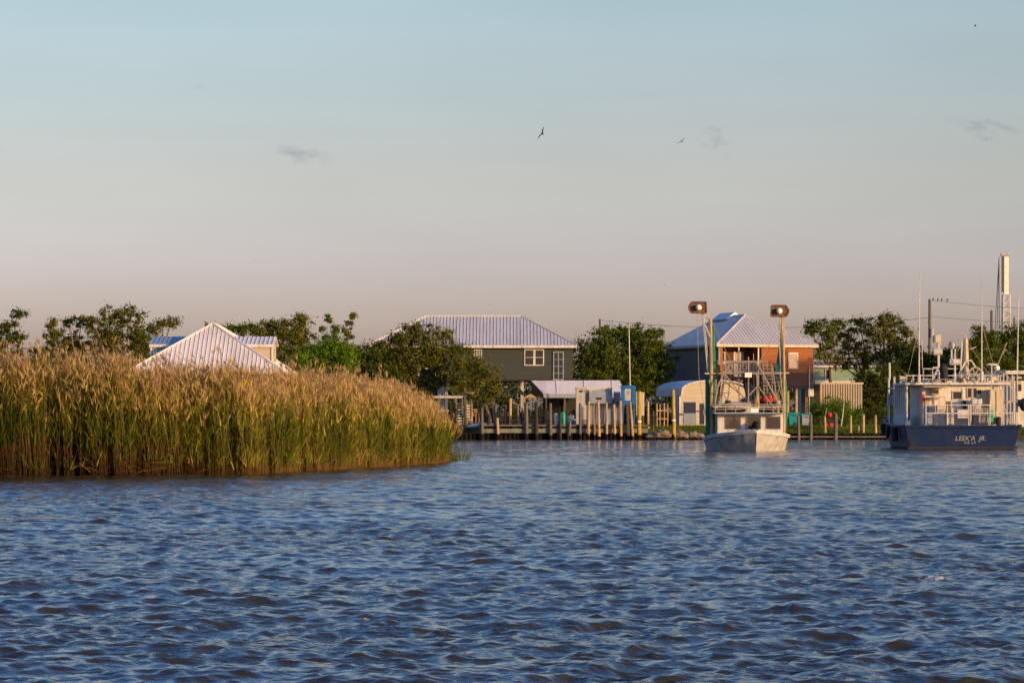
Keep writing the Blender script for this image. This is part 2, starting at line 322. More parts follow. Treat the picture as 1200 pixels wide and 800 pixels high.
# ------------------------------------------------------------ reeds
def ribbons(P0, dirs, droop, length, width, seg):
    """many ribbons at once: base points, unit directions, downward droop, lengths, widths"""
    n = len(P0); t = np.linspace(0, 1, seg+1)
    side = np.cross(dirs, rng.normal(size=(n, 3))); side /= np.linalg.norm(side, axis=1)[:, None]
    V = np.zeros((n, seg+1, 2, 3))
    for i, tt in enumerate(t):
        c = P0+dirs*(length*tt)[:, None]; c[:, 2] -= droop*length*tt**2
        w = (width*(1-tt**1.6)+.002)[:, None]*side*.5
        V[:, i, 0] = c-w; V[:, i, 1] = c+w
    base = np.arange(n)[:, None]*((seg+1)*2)+np.arange(seg)[None, :]*2
    Q = np.stack([base, base+1, base+3, base+2], -1).reshape(-1, 4)
    return V.reshape(-1, 3), Q
def reeds():
    def sample(nn, lo, hi, x0, x1):
        X = rng.uniform(x0, x1, nn); Y = rng.uniform(86, 175, nn); k = in_poly(X, Y, front); X, Y = X[k], Y[k]
        d = edge_dist(X, Y, front[:10]); k = (d >= lo) & (d < hi); return X[k], Y[k], d[k]
    pts = [sample(620000, .0, 1.1, -19, -2), sample(330000, 1.1, 3.2, -19, -2), sample(50000, 3.2, 9, -22, -2), sample(14000, 9, 40, -26, -3), sample(10000, 0, 6, -40, -19)]
    X = np.concatenate([p[0] for p in pts]); Y = np.concatenate([p[1] for p in pts]); dd = np.concatenate([p[2] for p in pts])
    px = 600+X/Y*F
    Ht = np.interp(px, [-400, 60, 110, 170, 240, 330, 400, 450, 500, 530], [3.60, 3.56, 3.50, 3.30, 3.14, 3.05, 3.08, 2.88, 2.42, 1.85])
    cl = np.sin(X*1.9+Y*.7)+np.sin(X*.83-Y*1.3+2)+.8*np.sin(X*4.1+1)      # loose clumping
    notch = np.clip(.30*np.sin(X*2.7+1)+.42*np.sin(X*1.13+4)+.28*np.sin(X*7.1)+.2*np.sin(X*17)+rng.normal(0, .18, len(X)), 0, 2)*np.where(px < 300, .9, .6)
    keep = (rng.random(len(X)) < np.clip(.62+.2*cl, .15, 1)) & (dd > notch); X, Y, dd, px, Ht, cl = X[keep], Y[keep], dd[keep], px[keep], Ht[keep], cl[keep]
    n = len(X); print('reeds', n)
    edge = np.clip(dd/1.1, 0, 1)
    Ht = Ht*(1+.035*np.sin(X*5.3+Y*3)+.03*np.sin(X*2.1+Y*5.1))*rng.normal(.93, .10, n)*(.80+.20*edge)+.05*cl
    lean = rng.normal(0, .07, (n, 2)); lean[:, 0] += -.05
    wild = rng.random(n) < .09; lean[wild] += rng.normal(0, .34, (wild.sum(), 2)); Ht[wild] *= .8
    g1 = np.clip(.5+.22*cl+rng.normal(0, .18, n), 0, 1)                     # how green a stalk is
    Vs, Qs, Ms, Ts = [], [], [], []; off = 0
    def push(V, Q, m, T):
        nonlocal off
        Vs.append(V); Qs.append(Q+off); Ms.append(np.full(len(Q), m)); Ts.append(T); off += len(V)
    def axis(t):  # stalk centre at fraction t of its height
        return np.stack([X+lean[:, 0]*Ht*t**1.6, Y+lean[:, 1]*Ht*t**1.6, Ht*t], -1)
    seg = 4; rad = rng.uniform(.006, .011, n); V = np.zeros((n, seg+1, 3, 3)); T = np.zeros((n, seg+1, 3))
    st = rng.uniform(.1, 1, n)*np.clip(.62+.4*np.sin(X*3.3+2)*np.sin(X*1.4)+.25*np.sin(X*9), .15, 1)
    for i in range(seg+1):
        t = i/seg; c = axis(np.full(n, t)*.97); r = rad*(1-.6*t)
        for k in range(3):
            a = 2*math.pi*k/3; V[:, i, k] = c+np.stack([np.cos(a)*r, np.sin(a)*r, 0*r], -1)
        T[:, i] = (st*(.06+.94*min(1, t*1.35)**1.3)+(1-t)*.28*np.clip((px-230)/120, 0, 1))[:, None]  # shade among the stems painted into the tint; right end kept brighter as sunlit
    b = (np.arange(n)[:, None, None]*((seg+1)*3)+np.arange(seg)[None, :, None]*3); k = np.arange(3)[None, None, :]
    Q = np.stack([b+k, b+(k+1) % 3, b+3+(k+1) % 3, b+3+k], -1).reshape(-1, 4)
    push(V.reshape(-1, 3), Q, 0, T.ravel())
    for j in range(11):                                                    # leaves up the stalk
        t = np.clip(.09+.078*j+rng.normal(0, .04, n), .04, .93); has = rng.random(n) < np.where(t < .35, .22+.6*np.clip((px-180)/120, 0, 1), .9)*np.where(t < .4, np.clip(1.25-dd, .15, 1), 1)
        P = axis(t)[has]; m = len(P); a = rng.uniform(0, 2*math.pi, m); up = rng.uniform(1.5, 4.6, m)
        dr = np.stack([np.cos(a), np.sin(a), up], -1); dr /= np.linalg.norm(dr, axis=1)[:, None]
        Lh = rng.uniform(.28, .58, m)*(1-.25*(t[has] > .8)); V, Q = ribbons(P, dr, rng.uniform(.05, .5, m), Lh, rng.uniform(.018, .036, m), 3)
        tt = t[has]; green = np.clip(.50-g1[has]*.62+np.where(tt > .72, .95*(tt-.72)/.2, 0)+np.where(tt < .2, .25, 0)+rng.normal(0, .13, m), 0, 1)
        push(V, Q, 1, np.repeat(green, 8))
    pl = rng.random(n) < .27                                               # feathery plumes
    top = axis(np.full(n, .96))[pl]; m = len(top); T0 = rng.uniform(0, 1, m); bl = rng.normal(0, .25, (m, 2))-np.array([.18, 0])
    for j in range(8):
        a = rng.uniform(0, 6.28, m); dr = np.stack([np.cos(a)*.28+bl[:, 0], np.sin(a)*.28+bl[:, 1], rng.uniform(.7, 1.3, m)], -1); dr /= np.linalg.norm(dr, axis=1)[:, None]
        P = top+dr*rng.uniform(0, .12, m)[:, None]; V, Q = ribbons(P, dr, rng.uniform(0, .5, m), rng.uniform(.14, .30, m), rng.uniform(.012, .026, m), 2)
        push(V, Q, 2, np.repeat(T0, 6))
    kf = np.where((dd < 1.3) & (px > -60))[0]; kf = rng.choice(kf, 1500)
    P = np.stack([X[kf], Y[kf]-rng.uniform(0, .25, 1500), rng.uniform(0, .5, 1500)], -1); a = rng.uniform(0, 6.28, 1500); dr = np.stack([np.cos(a), np.sin(a)*.6-.3, rng.uniform(-.1, .8, 1500)], -1); dr /= np.linalg.norm(dr, axis=1)[:, None]
    V, Q = ribbons(P, dr, rng.uniform(0, .5, 1500), rng.uniform(.3, 1.0, 1500), np.full(1500, .02), 4); push(V, Q, 0, np.repeat(rng.uniform(.05, .6, 1500), 10))
    ctr = rng.choice(kf, 110); m = 110*26; ci = np.repeat(ctr, 26); P = np.stack([X[ci]+rng.normal(0, .14, m), Y[ci]-.15+rng.normal(0, .14, m), np.repeat(rng.uniform(.1, 1.5, 110), 26)], -1)
    a = rng.uniform(0, 6.28, m); dr = np.stack([np.cos(a)*.5, np.sin(a)*.5-.1, rng.uniform(.6, 1.3, m)], -1); dr /= np.linalg.norm(dr, axis=1)[:, None]
    V, Q = ribbons(P, dr, rng.uniform(.2, .9, m), rng.uniform(.35, .75, m), rng.uniform(.03, .05, m), 4); push(V, Q, 1, np.repeat(rng.uniform(.1, .55, m), 10))
    o = npmesh('reed_bed', np.concatenate(Vs), np.concatenate(Qs), ['reed_stem', 'reed_leaf', 'reed_plume'], np.concatenate(Ms), np.concatenate(Ts))
    tag(o, 'tall golden and green reeds with feathery plumes along the left bank', 'reeds', kind='stuff')
    # sparse shoots standing in the water off the tip
    X = rng.normal((534-600)/F*120, .22, 90); Y = rng.normal(120, 1.5, 90); n = 90
    X2 = rng.normal((548-600)/F*121, .08, 12); Y2 = rng.normal(121, .4, 12); X = np.concatenate([X, X2]); Y = np.concatenate([Y, Y2]); n = len(X)
    h = rng.uniform(.3, 1.0, n); a = rng.uniform(0, 6.28, n); dr = np.stack([np.cos(a)*.25, np.sin(a)*.25, np.ones(n)], -1); dr /= np.linalg.norm(dr, axis=1)[:, None]
    P = np.stack([X, Y, np.full(n, -.1)], -1); V, Q = ribbons(P, dr, rng.uniform(0, .3, n), h, np.full(n, .03), 4)
    o = npmesh('marsh_shoots', V, Q, ['reed_leaf'], None, np.repeat(rng.uniform(0, .5, n), 10)); tag(o, 'thin dark marsh shoots standing in the water off the reed tip', 'marsh grass', kind='stuff')
reeds()

# ------------------------------------------------------------ trees
def leaves(centres, rad, per, size, flat=.75):
    n = len(centres); k = n*per
    off = rng.normal(size=(k, 3)); off /= np.linalg.norm(off, axis=1)[:, None]; rr = np.clip(np.abs(rng.normal(0, .62, k)), 0, 1.25)
    c = np.repeat(centres, per, 0); r = np.repeat(rad, per)
    o = off*(rr*r)[:, None]; o[:, 2] *= flat; P = c+o
    nrm = off*.9+rng.normal(0, .6, (k, 3)); nrm[:, 2] += .25; nrm /= np.linalg.norm(nrm, axis=1)[:, None]
    u = np.cross(nrm, rng.normal(size=(k, 3))); u /= np.linalg.norm(u, axis=1)[:, None]; v = np.cross(nrm, u)
    s = size*rng.uniform(.55, 1.3, k); u *= (s*.5)[:, None]; v *= (s*.28)[:, None]
    V = np.stack([P-u, P+v*1.0-u*.1, P+u, P-v-u*.1], 1).reshape(-1, 3); Q = np.arange(k*4).reshape(-1, 4)
    T = np.repeat(np.clip(np.repeat(rng.normal(.5, .22, n), per)+rng.normal(0, .14, k), 0, 1), 4)
    return V, Q, T
def tree(name, label, D, base_px, lobes, mt='leaf_oak', size=.24, dens=1.0, trunk=.22, ground=1.1, group=None, fill=1.0, lean=0, cat='tree', yd=.8, bare=0):
    s = D/F; bx, _, _ = Wp(base_px, 0, D); root = thing(name, label, cat, (bx, D, ground), 0, group)
    cs, rs = [], []; br = MB()
    L3 = []
    for (px, py, rx, ry) in lobes:
        x, _, z = Wp(px, py, D); L3.append((x, D+rng.uniform(-.35, .35)*rx*s, z, rx*s, ry*s))
    cx = sum(l[0]*l[3] for l in L3)/sum(l[3] for l in L3); zl = min(l[2]-l[4] for l in L3)
    zf = max(ground+.5, zl+.2); fork = (bx+(cx-bx)*.35+lean, D, ground+(zf-ground)*.8)
    br.path([(bx, D, ground-.2), ((bx+fork[0])/2+rng.normal(0, .1), D, (ground+fork[2])/2), fork], trunk*1.25, trunk*.85, 7)
    for (x, y, z, a, b) in L3:
        mid = ((fork[0]+x)/2+rng.normal(0, .25), (fork[1]+y)/2, (fork[2]+z)/2-.1*abs(x-fork[0]))
        end = (x, y, z-b*.1); br.path([fork, mid, end], trunk*.5, trunk*.18, 5)
        area = math.pi*a*b; nc = max(8, int(area*4.6*dens)); rc = .88
        q = rng.normal(size=(nc, 3)); q /= np.linalg.norm(q, axis=1)[:, None]; q *= (rng.random(nc)**.38)[:, None]
        wob = 1+.16*np.sin(q[:, 0]*7+x)+.12*np.sin(q[:, 2]*9+z); q *= wob[:, None]
        pts = np.array([x, y, z])+q*np.array([a*1.02, a*yd, b*1.0])
        r = rng.uniform(.45, 1.2, nc)*rc*fill*min(1, .5+a/2.5); cs.append(pts); rs.append(r)
        for p in pts[:max(4, nc//6)]: br.path([end, (np.array(end)+p)/2+rng.normal(0, .08, 3), tuple(p)], trunk*.16, .015, 4)
    V, Q, T = leaves(np.concatenate(cs), np.concatenate(rs), 74, size*.95)
    npmesh('foliage', V-np.array([bx, D, ground]), Q, [mt], None, T, root)
    br.build('trunk', 'bark', root); return root
G1 = 'trees rising beyond the reed bed'
tree('tree', 'feathery tree at the far left edge of the picture above the reeds', 290, 10, [(12, 388, 15, 14), (20, 370, 9, 8), (0, 398, 18, 14), (-14, 385, 16, 14), (24, 398, 8, 10)], size=.26, dens=.9, group=G1, mt='leaf_dark', fill=.9)
tree('shrub', 'low dark scrub between the two leftmost tree groups', 285, 42, [(38, 412, 14, 8), (52, 408, 12, 8), (20, 415, 14, 7)], 'leaf_dark', size=.2, trunk=.08, group=G1, cat='shrub')
tree('tree', 'open slender tree left of the tallest grove above the reeds', 292, 76, [(66, 385, 12, 14), (82, 376, 11, 9), (75, 402, 18, 14), (60, 398, 11, 12), (95, 382, 8, 10), (90, 402, 14, 12)], size=.26, dens=.75, group=G1, mt='leaf_olive', fill=.85)
tree('tree', 'tallest airy tree above the reeds left of the white pyramid roof', 290, 135, [(128, 372, 18, 12), (150, 369, 20, 10), (113, 385, 12, 13), (140, 392, 26, 18), (160, 385, 14, 14), (118, 405, 22, 14), (105, 375, 7, 8), (165, 405, 16, 14)], size=.28, dens=.72, group=G1, mt='leaf_olive', fill=.95)
tree('tree', 'small umbrella shaped tree just left of the blue dormer', 296, 190, [(190, 380, 17, 7), (180, 386, 12, 7), (201, 377, 8, 6), (188, 396, 12, 9)], size=.24, dens=.8, group=G1, mt='leaf_olive')
G2 = 'trees behind the white pyramid roof'
tree('tree', 'low broad tree showing over the right dormer of the white roof', 320, 272, [(272, 387, 20, 9), (290, 386, 14, 9), (250, 386, 12, 6), (305, 392, 12, 12)], size=.28, dens=1, group=G2)
tree('tree', 'tall twin topped tree behind the right dormer', 310, 335, [(325, 386, 18, 14), (350, 382, 14, 14), (330, 405, 24, 20), (354, 400, 16, 20), (312, 395, 10, 12), (352, 372, 7, 6)], size=.28, dens=.95, group=G2, mt='leaf_olive')
tree('tree', 'bright green rounded tree in front of the taller trees beyond the reeds', 215, 385, [(383, 412, 28, 22), (365, 420, 20, 16), (398, 416, 20, 20), (380, 425, 38, 14), (408, 422, 12, 14)], 'leaf_bright', size=.22, dens=1.35, group=G2)
tree('sapling', 'thin twisting sapling with sparse tufts above the bright green tree', 225, 385, [(385, 374, 5, 6), (378, 384, 5, 6), (392, 386, 5, 6), (386, 396, 9, 8)], size=.17, dens=2.6, trunk=.05, group=G2, mt='leaf_olive', fill=.55)
tree('sapling', 'bare topped leaning sapling right of the bright green tree', 228, 405, [(413, 370, 4, 4), (410, 381, 4, 5), (405, 388, 5, 4), (409, 395, 5, 6)], size=.16, dens=2.8, trunk=.045, group=G2, mt='leaf_olive', fill=.5)
G3 = 'trees in front of the grey green stilt house'
tree('tree', 'dark bushy tree hiding the left corner of the grey green house', 248, 432, [(428, 418, 16, 13), (445, 424, 16, 14), (422, 435, 20, 14), (450, 440, 22, 14), (414, 412, 7, 7)], 'leaf_dark', size=.22, dens=1.3, group=G3)
tree('tree', 'sprawling wide tree over the left end of the metal roof', 250, 536, [(500, 388, 20, 9), (478, 400, 26, 14), (520, 398, 20, 12), (460, 415, 20, 16), (495, 415, 36, 18), (535, 410, 16, 12), (480, 435, 36, 16), (525, 428, 28, 18), (498, 450, 22, 10), (470, 398, 12, 10), (455, 404, 16, 10), (486, 387, 15, 8), (440, 410, 12, 9)], 'leaf_olive', size=.22, dens=1.05, group=G3, trunk=.3)
tree('tree', 'lower drooping tree in front of the dark siding', 247, 575, [(560, 425, 16, 12), (548, 440, 24, 16), (570, 442, 18, 16), (582, 456, 10, 12), (565, 462, 16, 10), (535, 452, 16, 8)], 'leaf_olive', size=.22, dens=1.1, group=G3, trunk=.16)
tree('tree', 'big round live oak between the grey green house and the carport', 268, 738, [(738, 405, 34, 20), (712, 402, 28, 18), (760, 408, 30, 22), (690, 418, 26, 20), (735, 425, 46, 24), (775, 428, 20, 20), (700, 440, 34, 18), (755, 448, 32, 20), (740, 388, 16, 9), (715, 388, 12, 8), (764, 392, 10, 8)], 'leaf_oak', size=.25, dens=1.15, trunk=.4)
tree('tree', 'low rounded tree rising behind the arched carport', 285, 815, [(808, 434, 16, 14), (825, 430, 14, 10), (792, 446, 14, 12), (825, 445, 20, 12)], 'leaf_oak', size=.24, dens=1.2)
G5 = 'trees right of the orange house'
tree('tree', 'airy tree at the right end of the orange house roof', 300, 975, [(960, 383, 18, 9), (975, 395, 20, 12), (985, 380, 12, 8), (965, 408, 18, 10), (950, 385, 8, 7)], 'leaf_oak', size=.26, dens=1.0, group=G5, fill=.9)
tree('tree', 'middle tree with open limbs above the tan slat fence', 290, 1018, [(992, 392, 16, 12), (1000, 410, 20, 12), (985, 425, 16, 10), (1012, 425, 12, 10), (1008, 378, 12, 8)], 'leaf_olive', size=.26, dens=.85, group=G5, fill=.9)
tree('tree', 'tallest spreading tree behind the left end of the blue workboat', 288, 1032, [(1035, 376, 20, 9), (1050, 388, 20, 14), (1030, 395, 20, 12), (1062, 402, 14, 16), (1040, 415, 26, 14), (1060, 425, 20, 16), (1018, 388, 8, 8)], 'leaf_olive', size=.26, dens=.95, group=G5)
tree('tree', 'dark lower tree filling in below the tallest spreading tree', 275, 1040, [(1035, 440, 24, 16), (1050, 460, 26, 20), (1025, 465, 22, 18), (1010, 450, 14, 14), (1010, 475, 22, 14)], 'leaf_dark', size=.22, dens=1.4, group=G5)
tree('shrub', 'bright rounded bush in front of the tan slat fence', 250, 972, [(972, 475, 22, 11), (960, 482, 16, 12), (988, 482, 16, 12), (1000, 486, 14, 12)], 'leaf_bright', size=.16, dens=1.8, trunk=.06, cat='shrub')
G6 = 'trees behind the blue workboat'
tree('tree', 'dark tree behind the radar masts of the blue workboat', 285, 1085, [(1080, 425, 20, 18), (1100, 425, 22, 12), (1085, 450, 30, 16), (1118, 435, 16, 14), (1112, 412, 8, 8)], 'leaf_dark', size=.24, dens=1.2, group=G6)
tree('tree', 'full dark green tree behind the whip antenna', 280, 1150, [(1148, 400, 16, 14), (1138, 415, 14, 16), (1160, 398, 14, 14), (1155, 425, 28, 22), (1150, 386, 9, 8)], 'leaf_oak', size=.24, dens=1.2, group=G6)
tree('tree', 'rounded tree below the crane boom at the right edge', 282, 1190, [(1182, 395, 16, 14), (1196, 388, 16, 12), (1190, 412, 22, 18), (1185, 430, 24, 18), (1215, 400, 20, 20)], 'leaf_oak', size=.24, dens=1.2, group=G6)
tree('tree', 'tall tree on the bank beyond the right edge of the picture', 236, 1440, [(1415, 345, 60, 18), (1470, 340, 60, 22), (1370, 352, 40, 14)], 'leaf_oak', size=.3, dens=1.0, trunk=.35)
def mass(name, label, cat, Dr, px0, px1, ytop, n, mt, rad=(.8, 1.6), size=.5, per=36):
    D = rng.uniform(*Dr, n); px = rng.uniform(px0, px1, n); y = np.interp(px, [a for a, b in ytop], [b for a, b in ytop])
    top = H0+(YH-y)/F*D; z = 1.0+(top-1.0)*rng.random(n)**.7
    V, Q, T = leaves(np.stack([(px-600)/F*D, D, z], -1), rng.uniform(*rad, n), per, size)
    o = npmesh(name, V, Q, [mt], None, T); tag(o, label, cat, kind='stuff')
mass('distant_woods', 'dark low woods running along the land behind everything', 'woods', (335, 380), -700, 1900,
     [(-700, 415), (0, 410), (35, 422), (52, 415), (66, 402), (170, 398), (215, 408), (240, 400), (300, 398), (330, 402), (420, 410), (480, 430), (700, 420), (800, 430), (860, 440), (940, 415), (1060, 415), (1200, 405), (1900, 415)], 5200, 'leaf_dark')
mass('undergrowth', 'tangled undergrowth below the stilt houses and trees', 'undergrowth', (252, 275), 380, 1100,
     [(380, 450), (500, 465), (560, 478), (620, 482), (760, 470), (800, 490), (930, 492), (1000, 480), (1100, 470)], 900, 'leaf_dark', (.4, .9), .22, 50)
mass('shore_weeds', 'weeds and low plants along the bank behind the dock pilings', 'weeds', (239.5, 243), 505, 625, [(505, 498), (560, 505), (625, 508)], 90, 'leaf_oak', (.2, .4), .14, 50)
# lawn grass
n = 30000; X = rng.uniform(9, 52, n); Y = rng.uniform(238.8, 248, n); a = rng.uniform(0, 6.28, n)
dr = np.stack([np.cos(a)*.4, np.sin(a)*.4, np.ones(n)], -1); dr /= np.linalg.norm(dr, axis=1)[:, None]
zg = np.interp(Y, [238.5, 240.5, 246.5, 260], [.35, .60, 1.05, 1.06]); V, Q = ribbons(np.stack([X, Y, zg-.02], -1), dr, rng.uniform(.1, .5, n), rng.uniform(.12, .3, n), np.full(n, .06), 2)
tag(npmesh('lawn_grass', V, Q, ['lawn'], None, np.repeat(rng.random(n), 6)), 'short sunlit grass behind the bulkhead', 'grass', kind='stuff')

# ------------------------------------------------------------ buildings
def roof_face(mb, seam, poly, sp=.31, r=.017, th=.10):
    """sloping roof panel (eave edge first two points) with raised seams running up the slope"""
    P = [Vector(p) for p in poly]; nrm = (P[1]-P[0]).cross(P[2]-P[1]).normalized()
    if nrm.z < 0: nrm = -nrm
    mb.prism(poly, -nrm*th)
    e = (P[1]-P[0]).normalized(); up = nrm.cross(e).normalized()
    if up.z < 0: up = -up
    q = [((p-P[0]).dot(e), (p-P[0]).dot(up)) for p in P]; Ln = q[1][0]
    k = int(Ln/sp)
    for i in range(k+1):
        a = (Ln-k*sp)/2+i*sp; hit = 0
        for j in range(1, len(q)):
            (x0, y0), (x1, y1) = q[j], q[(j+1) % len(q)]
            if (x0-a)*(x1-a) <= 0 and abs(x1-x0) > 1e-6: hit = max(hit, y0+(y1-y0)*(a-x0)/(x1-x0))
        if hit > .15:
            p0 = P[0]+e*a+nrm*.005; p1 = p0+up*hit
            seam.prism([p0-e*r, p0+e*r, p0+e*r*.7+nrm*.038, p0-e*r*.7+nrm*.038], p1-p0)
def hip(root, x0, x1, y0, y1, z, ridge, m='roof_metal', sp=.31, fascia='white_paint', cap=True, rise2=0):
    a, b = ridge; mb = MB(); sm = MB()
    A, B, Cc, Dd = (x0, y0, z), (x1, y0, z), (x1, y1, z), (x0, y1, z)
    along_x = abs(a[0]-b[0]) > abs(a[1]-b[1])
    if along_x:
        faces = [[A, B, b, a], [B, Cc, b], [Cc, Dd, a, b], [Dd, A, a]]
    else:
        faces = [[A, B, a], [B, Cc, b, a], [Cc, Dd, b], [Dd, A, a, b]]
    for f in faces: roof_face(mb, sm, f, sp)
    o = mb.build('roof', m, root, local=True); sm.build('seams', m, o, local=True)
    fb = MB()
    for p, q in ((A, B), (B, Cc), (Cc, Dd), (Dd, A)):
        fb.prism([(p[0], p[1], z-.24), (q[0], q[1], z-.24), (q[0], q[1], z-.01), (p[0], p[1], z-.01)], Vector((-(q[1]-p[1]), (q[0]-p[0]), 0)).normalized()*-.03)
    fb.box(x0+.01, x1-.01, y0+.01, y1-.01, z-.22, z-.19)
    fb.build('eave', fascia, root, local=True)
    cp = MB()
    for p in (A, B): cp.tube(Vector(p)+Vector((0, 0, .03)), Vector(a if p == A or not along_x else b)+Vector((0, 0, .03)), .07, n=5)
    for p, t in ((Cc, b), (Dd, a if along_x else b)): cp.tube(Vector(p)+Vector((0, 0, .03)), Vector(t)+Vector((0, 0, .03)), .07, n=5)
    cp.tube(Vector(a)+Vector((0, 0, .03)), Vector(b)+Vector((0, 0, .03)), .09, n=5)
    cp.build('ridge_cap', m, o, local=True); return o
def window(root, x0, x1, z0, z1, y, fr='white_paint', mull=(), bars=(), pane='glass_dark', w=.09):
    f = MB(); f.box(x0-w, x0, y-.07, y+.02, z0-w, z1+w); f.box(x1, x1+w, y-.07, y+.02, z0-w, z1+w)
    f.box(x0, x1, y-.069, y+.02, z0-w, z0); f.box(x0, x1, y-.069, y+.02, z1, z1+w)
    for m in mull: f.box(m-w*.4, m+w*.4, y-.06, y+.02, z0, z1)
    for b in bars: f.box(x0, x1, y-.055, y+.02, b-w*.25, b+w*.25)
    o = f.build('window', fr, root, local=True); g = MB().box(x0, x1, y-.03, y-.005, z0, z1).build('pane', pane, o, local=True); return o
# --- white pyramid-roofed house (local frame: x right, y away, z from ground)
D = 200; s = D/F
h = thing('house', 'house with a white pyramid metal roof and two dormers behind the reeds', 'house', (Wp(241, 0, D)[0], D, 1.0))
ex = 90*s; zE = H0+(490-434)*s-1.0; zR = H0+(490-380)*s-1.0+.18
MB().box(-ex+.5, ex-.5, .5, 2*ex+3, -.2, zE-.2).build('wall', 'cream', h, local=True)
hip(h, -ex, ex, 0, 2*ex+4, zE, ((0, 4.6, zR), (0, 2*ex-.6, zR)), 'roof_white', .30)
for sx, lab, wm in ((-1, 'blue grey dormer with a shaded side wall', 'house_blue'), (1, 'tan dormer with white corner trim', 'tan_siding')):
    xa, xb = sx*.6, sx*(4.15 if sx < 0 else 4.25)
    y0 = 3.4; zt = H0+(490-394)*(D+5)/F-1.0; ze = H0+(490-404)*(D+5)/F-1.0
    dm = MB().box(min(xa, xb), max(xa, xb), y0+.15, y0+4.1, zE-.1, ze-.05)
    for yy in (y0+.15, ): pass
    dm.prism([(xb-sx*.02, y0+.15, ze-.06), (xb-sx*.02, y0+4.1, ze-.06), (xb-sx*.02, y0+2.1, zt-.12)], (-sx*.1, 0, 0))
    d_ = dm.build('dormer', wm, h, local=True); d_['label'] = lab
    rf = MB(); sm = MB(); e = xb+sx*.18
    roof_face(rf, sm, [(min(xa, e), y0, ze), (max(xa, e), y0, ze), (max(xa, e), y0+2.1, zt), (min(xa, e), y0+2.1, zt)], .3, th=.08)
    roof_face(rf, sm, [(max(xa, e), y0+4.2, ze), (min(xa, e), y0+4.2, ze), (min(xa, e), y0+2.12, zt), (max(xa, e), y0+2.12, zt)], .3, th=.08)
    rm_ = 'roof_shade_blue' if sx < 0 else 'roof_white'; r_ = rf.build('dormer_roof', rm_, d_, local=True); sm.build('seams', rm_, r_, local=True)  # left dormer roof coloured bluer and darker, its shade painted in
    MB().box(min(xb, xb+sx*.1), max(xb, xb+sx*.1), y0+.05, y0+.3, zE, ze-.1).build('corner_board', 'white_paint', d_, local=True)
    MB().box(min(xa, e), max(xa, e), y0-.04, y0-.005, ze-.2, ze).build('fascia', 'white_paint', d_, local=True)
window(h, 3.4, 4.2, zE-2.0, zE-.9, .5)
# --- grey-green stilt house
D = 265; s = D/F
h = thing('stilt_house', 'dark grey green house on tall pilings under a ribbed metal hip roof', 'house', (Wp(553, 0, D)[0], D, 1.1))
X = lambda px: (px-553)*s
Zl = lambda py: H0+(490-py)*s-1.1
zE = Zl(404.5); zR = Zl(371)+.22
MB().box(X(520), X(671.5), .6, 10.4, Zl(443.5), zE-.15).build('wall', 'green_siding', h, local=True)
MB().box(X(430), X(520)-.01, 3.6, 10.4, Zl(443.5), zE-.15).build('porch_wall', 'green_siding', h, local=True)
MB().box(X(432), X(671.8), .5, 10.5, Zl(446), Zl(443.5)-.005).build('floor_frame', 'wood_dark', h, local=True)
hip(h, X(430), X(675.5), 0, 11, zE, ((X(497), 5.5, zR), (X(611), 5.5, zR)), 'roof_metal', .31)
window(h, X(615.5), X(625), Zl(427), Zl(410), .6, bars=(Zl(418.5),)); window(h, X(627.5), X(636.5), Zl(427), Zl(410), .6, bars=(Zl(418.5),))
window(h, X(556), X(564), Zl(420), Zl(410), .6, mull=[X(558), X(560), X(562)], bars=(Zl(413), Zl(416)), w=.06)
o = window(h, X(649.5), X(659.5), Zl(444), Zl(413), .55, fr='blue_grey', mull=[X(654.5)], bars=(Zl(421), Zl(429), Zl(437)), w=.10)
o['label'] = 'tall gridded window at the right corner'
for px in (436, 452, 470, 490, 510): MB().box(X(px)-.07, X(px)+.07, .6, .74, Zl(443), zE-.2).build('porch_post', 'white_paint', h, local=True)
rl = MB(); rl.box(X(434), X(519), .62, .70, Zl(432), Zl(431)); rl.build('porch_rail', 'white_paint', h, local=True)
for px in (440, 475, 512, 545, 578, 612, 645, 668):
    for yy in (.9, 9.6):
        MB().box(X(px)-.14, X(px)+.14, yy, yy+.28, -.3, Zl(446.05)).build('piling', 'wood_grey' if px != 612 else 'galv', h, local=True)
bb = MB(); bb.tube((X(582), .75, Zl(466)), (X(611), .75, Zl(447)), .12); bb.tube((X(615), .75, Zl(462)), (X(600), .75, Zl(447)), .08); bb.build('brace', 'wood_dark', h, local=True)
# --- orange house
D = 262; s = D/F; th = R(20)
h = thing('orange_house', 'orange stilt house with a pale ribbed metal hip roof and a recessed porch', 'house', (Wp(840, 0, D)[0], D, 1.1), th)
Zl = lambda py: H0+(490-py)*s-1.1
Wd, Dp = 10.15, 12.8; zE = Zl(403); zR = Zl(371)+.35
hip(h, 0, Wd, 0, Dp, zE, ((Wd/2, 5.0, zR), (Wd/2, 10.6, zR+.05)), 'roof_metal', .33, 'cream')
MB().prism([(Wd/2-.95, 7.2, zR-.3), (Wd/2+.95, 7.2, zR-.3), (Wd/2, 7.2, zR+.38)], (0, 3.4, 0)).build('roof_vent', 'roof_metal', h, local=True)
zb = Zl(451); e = .35; xp = 4.6
w_ = MB(); w_.box(xp, Wd-e, e, Dp-e, zb, zE-.2); w_.build('wall', 'orange_wall', h, local=True)
MB().box(e, xp-.001, 2.6, Dp-e, zb, zE-.2).build('porch_wall', 'wall_shade_brown', h, local=True); MB().box(e, e+.4, e, 2.6, zb+.01, zE-.21).build('corner_wall', 'orange_wall', h, local=True)  # porch back wall coloured dark brown for the shade inside the porch
MB().box(e-.03, e-.001, e, Dp-e, zb+.02, zE-.22).build('side_cladding', 'wall_grey', h, local=True)
MB().box(e-.05, Wd-e+.05, e-.05, Dp-e+.05, zb-.3, zb-.005).build('floor_frame', 'wood_dark', h, local=True)
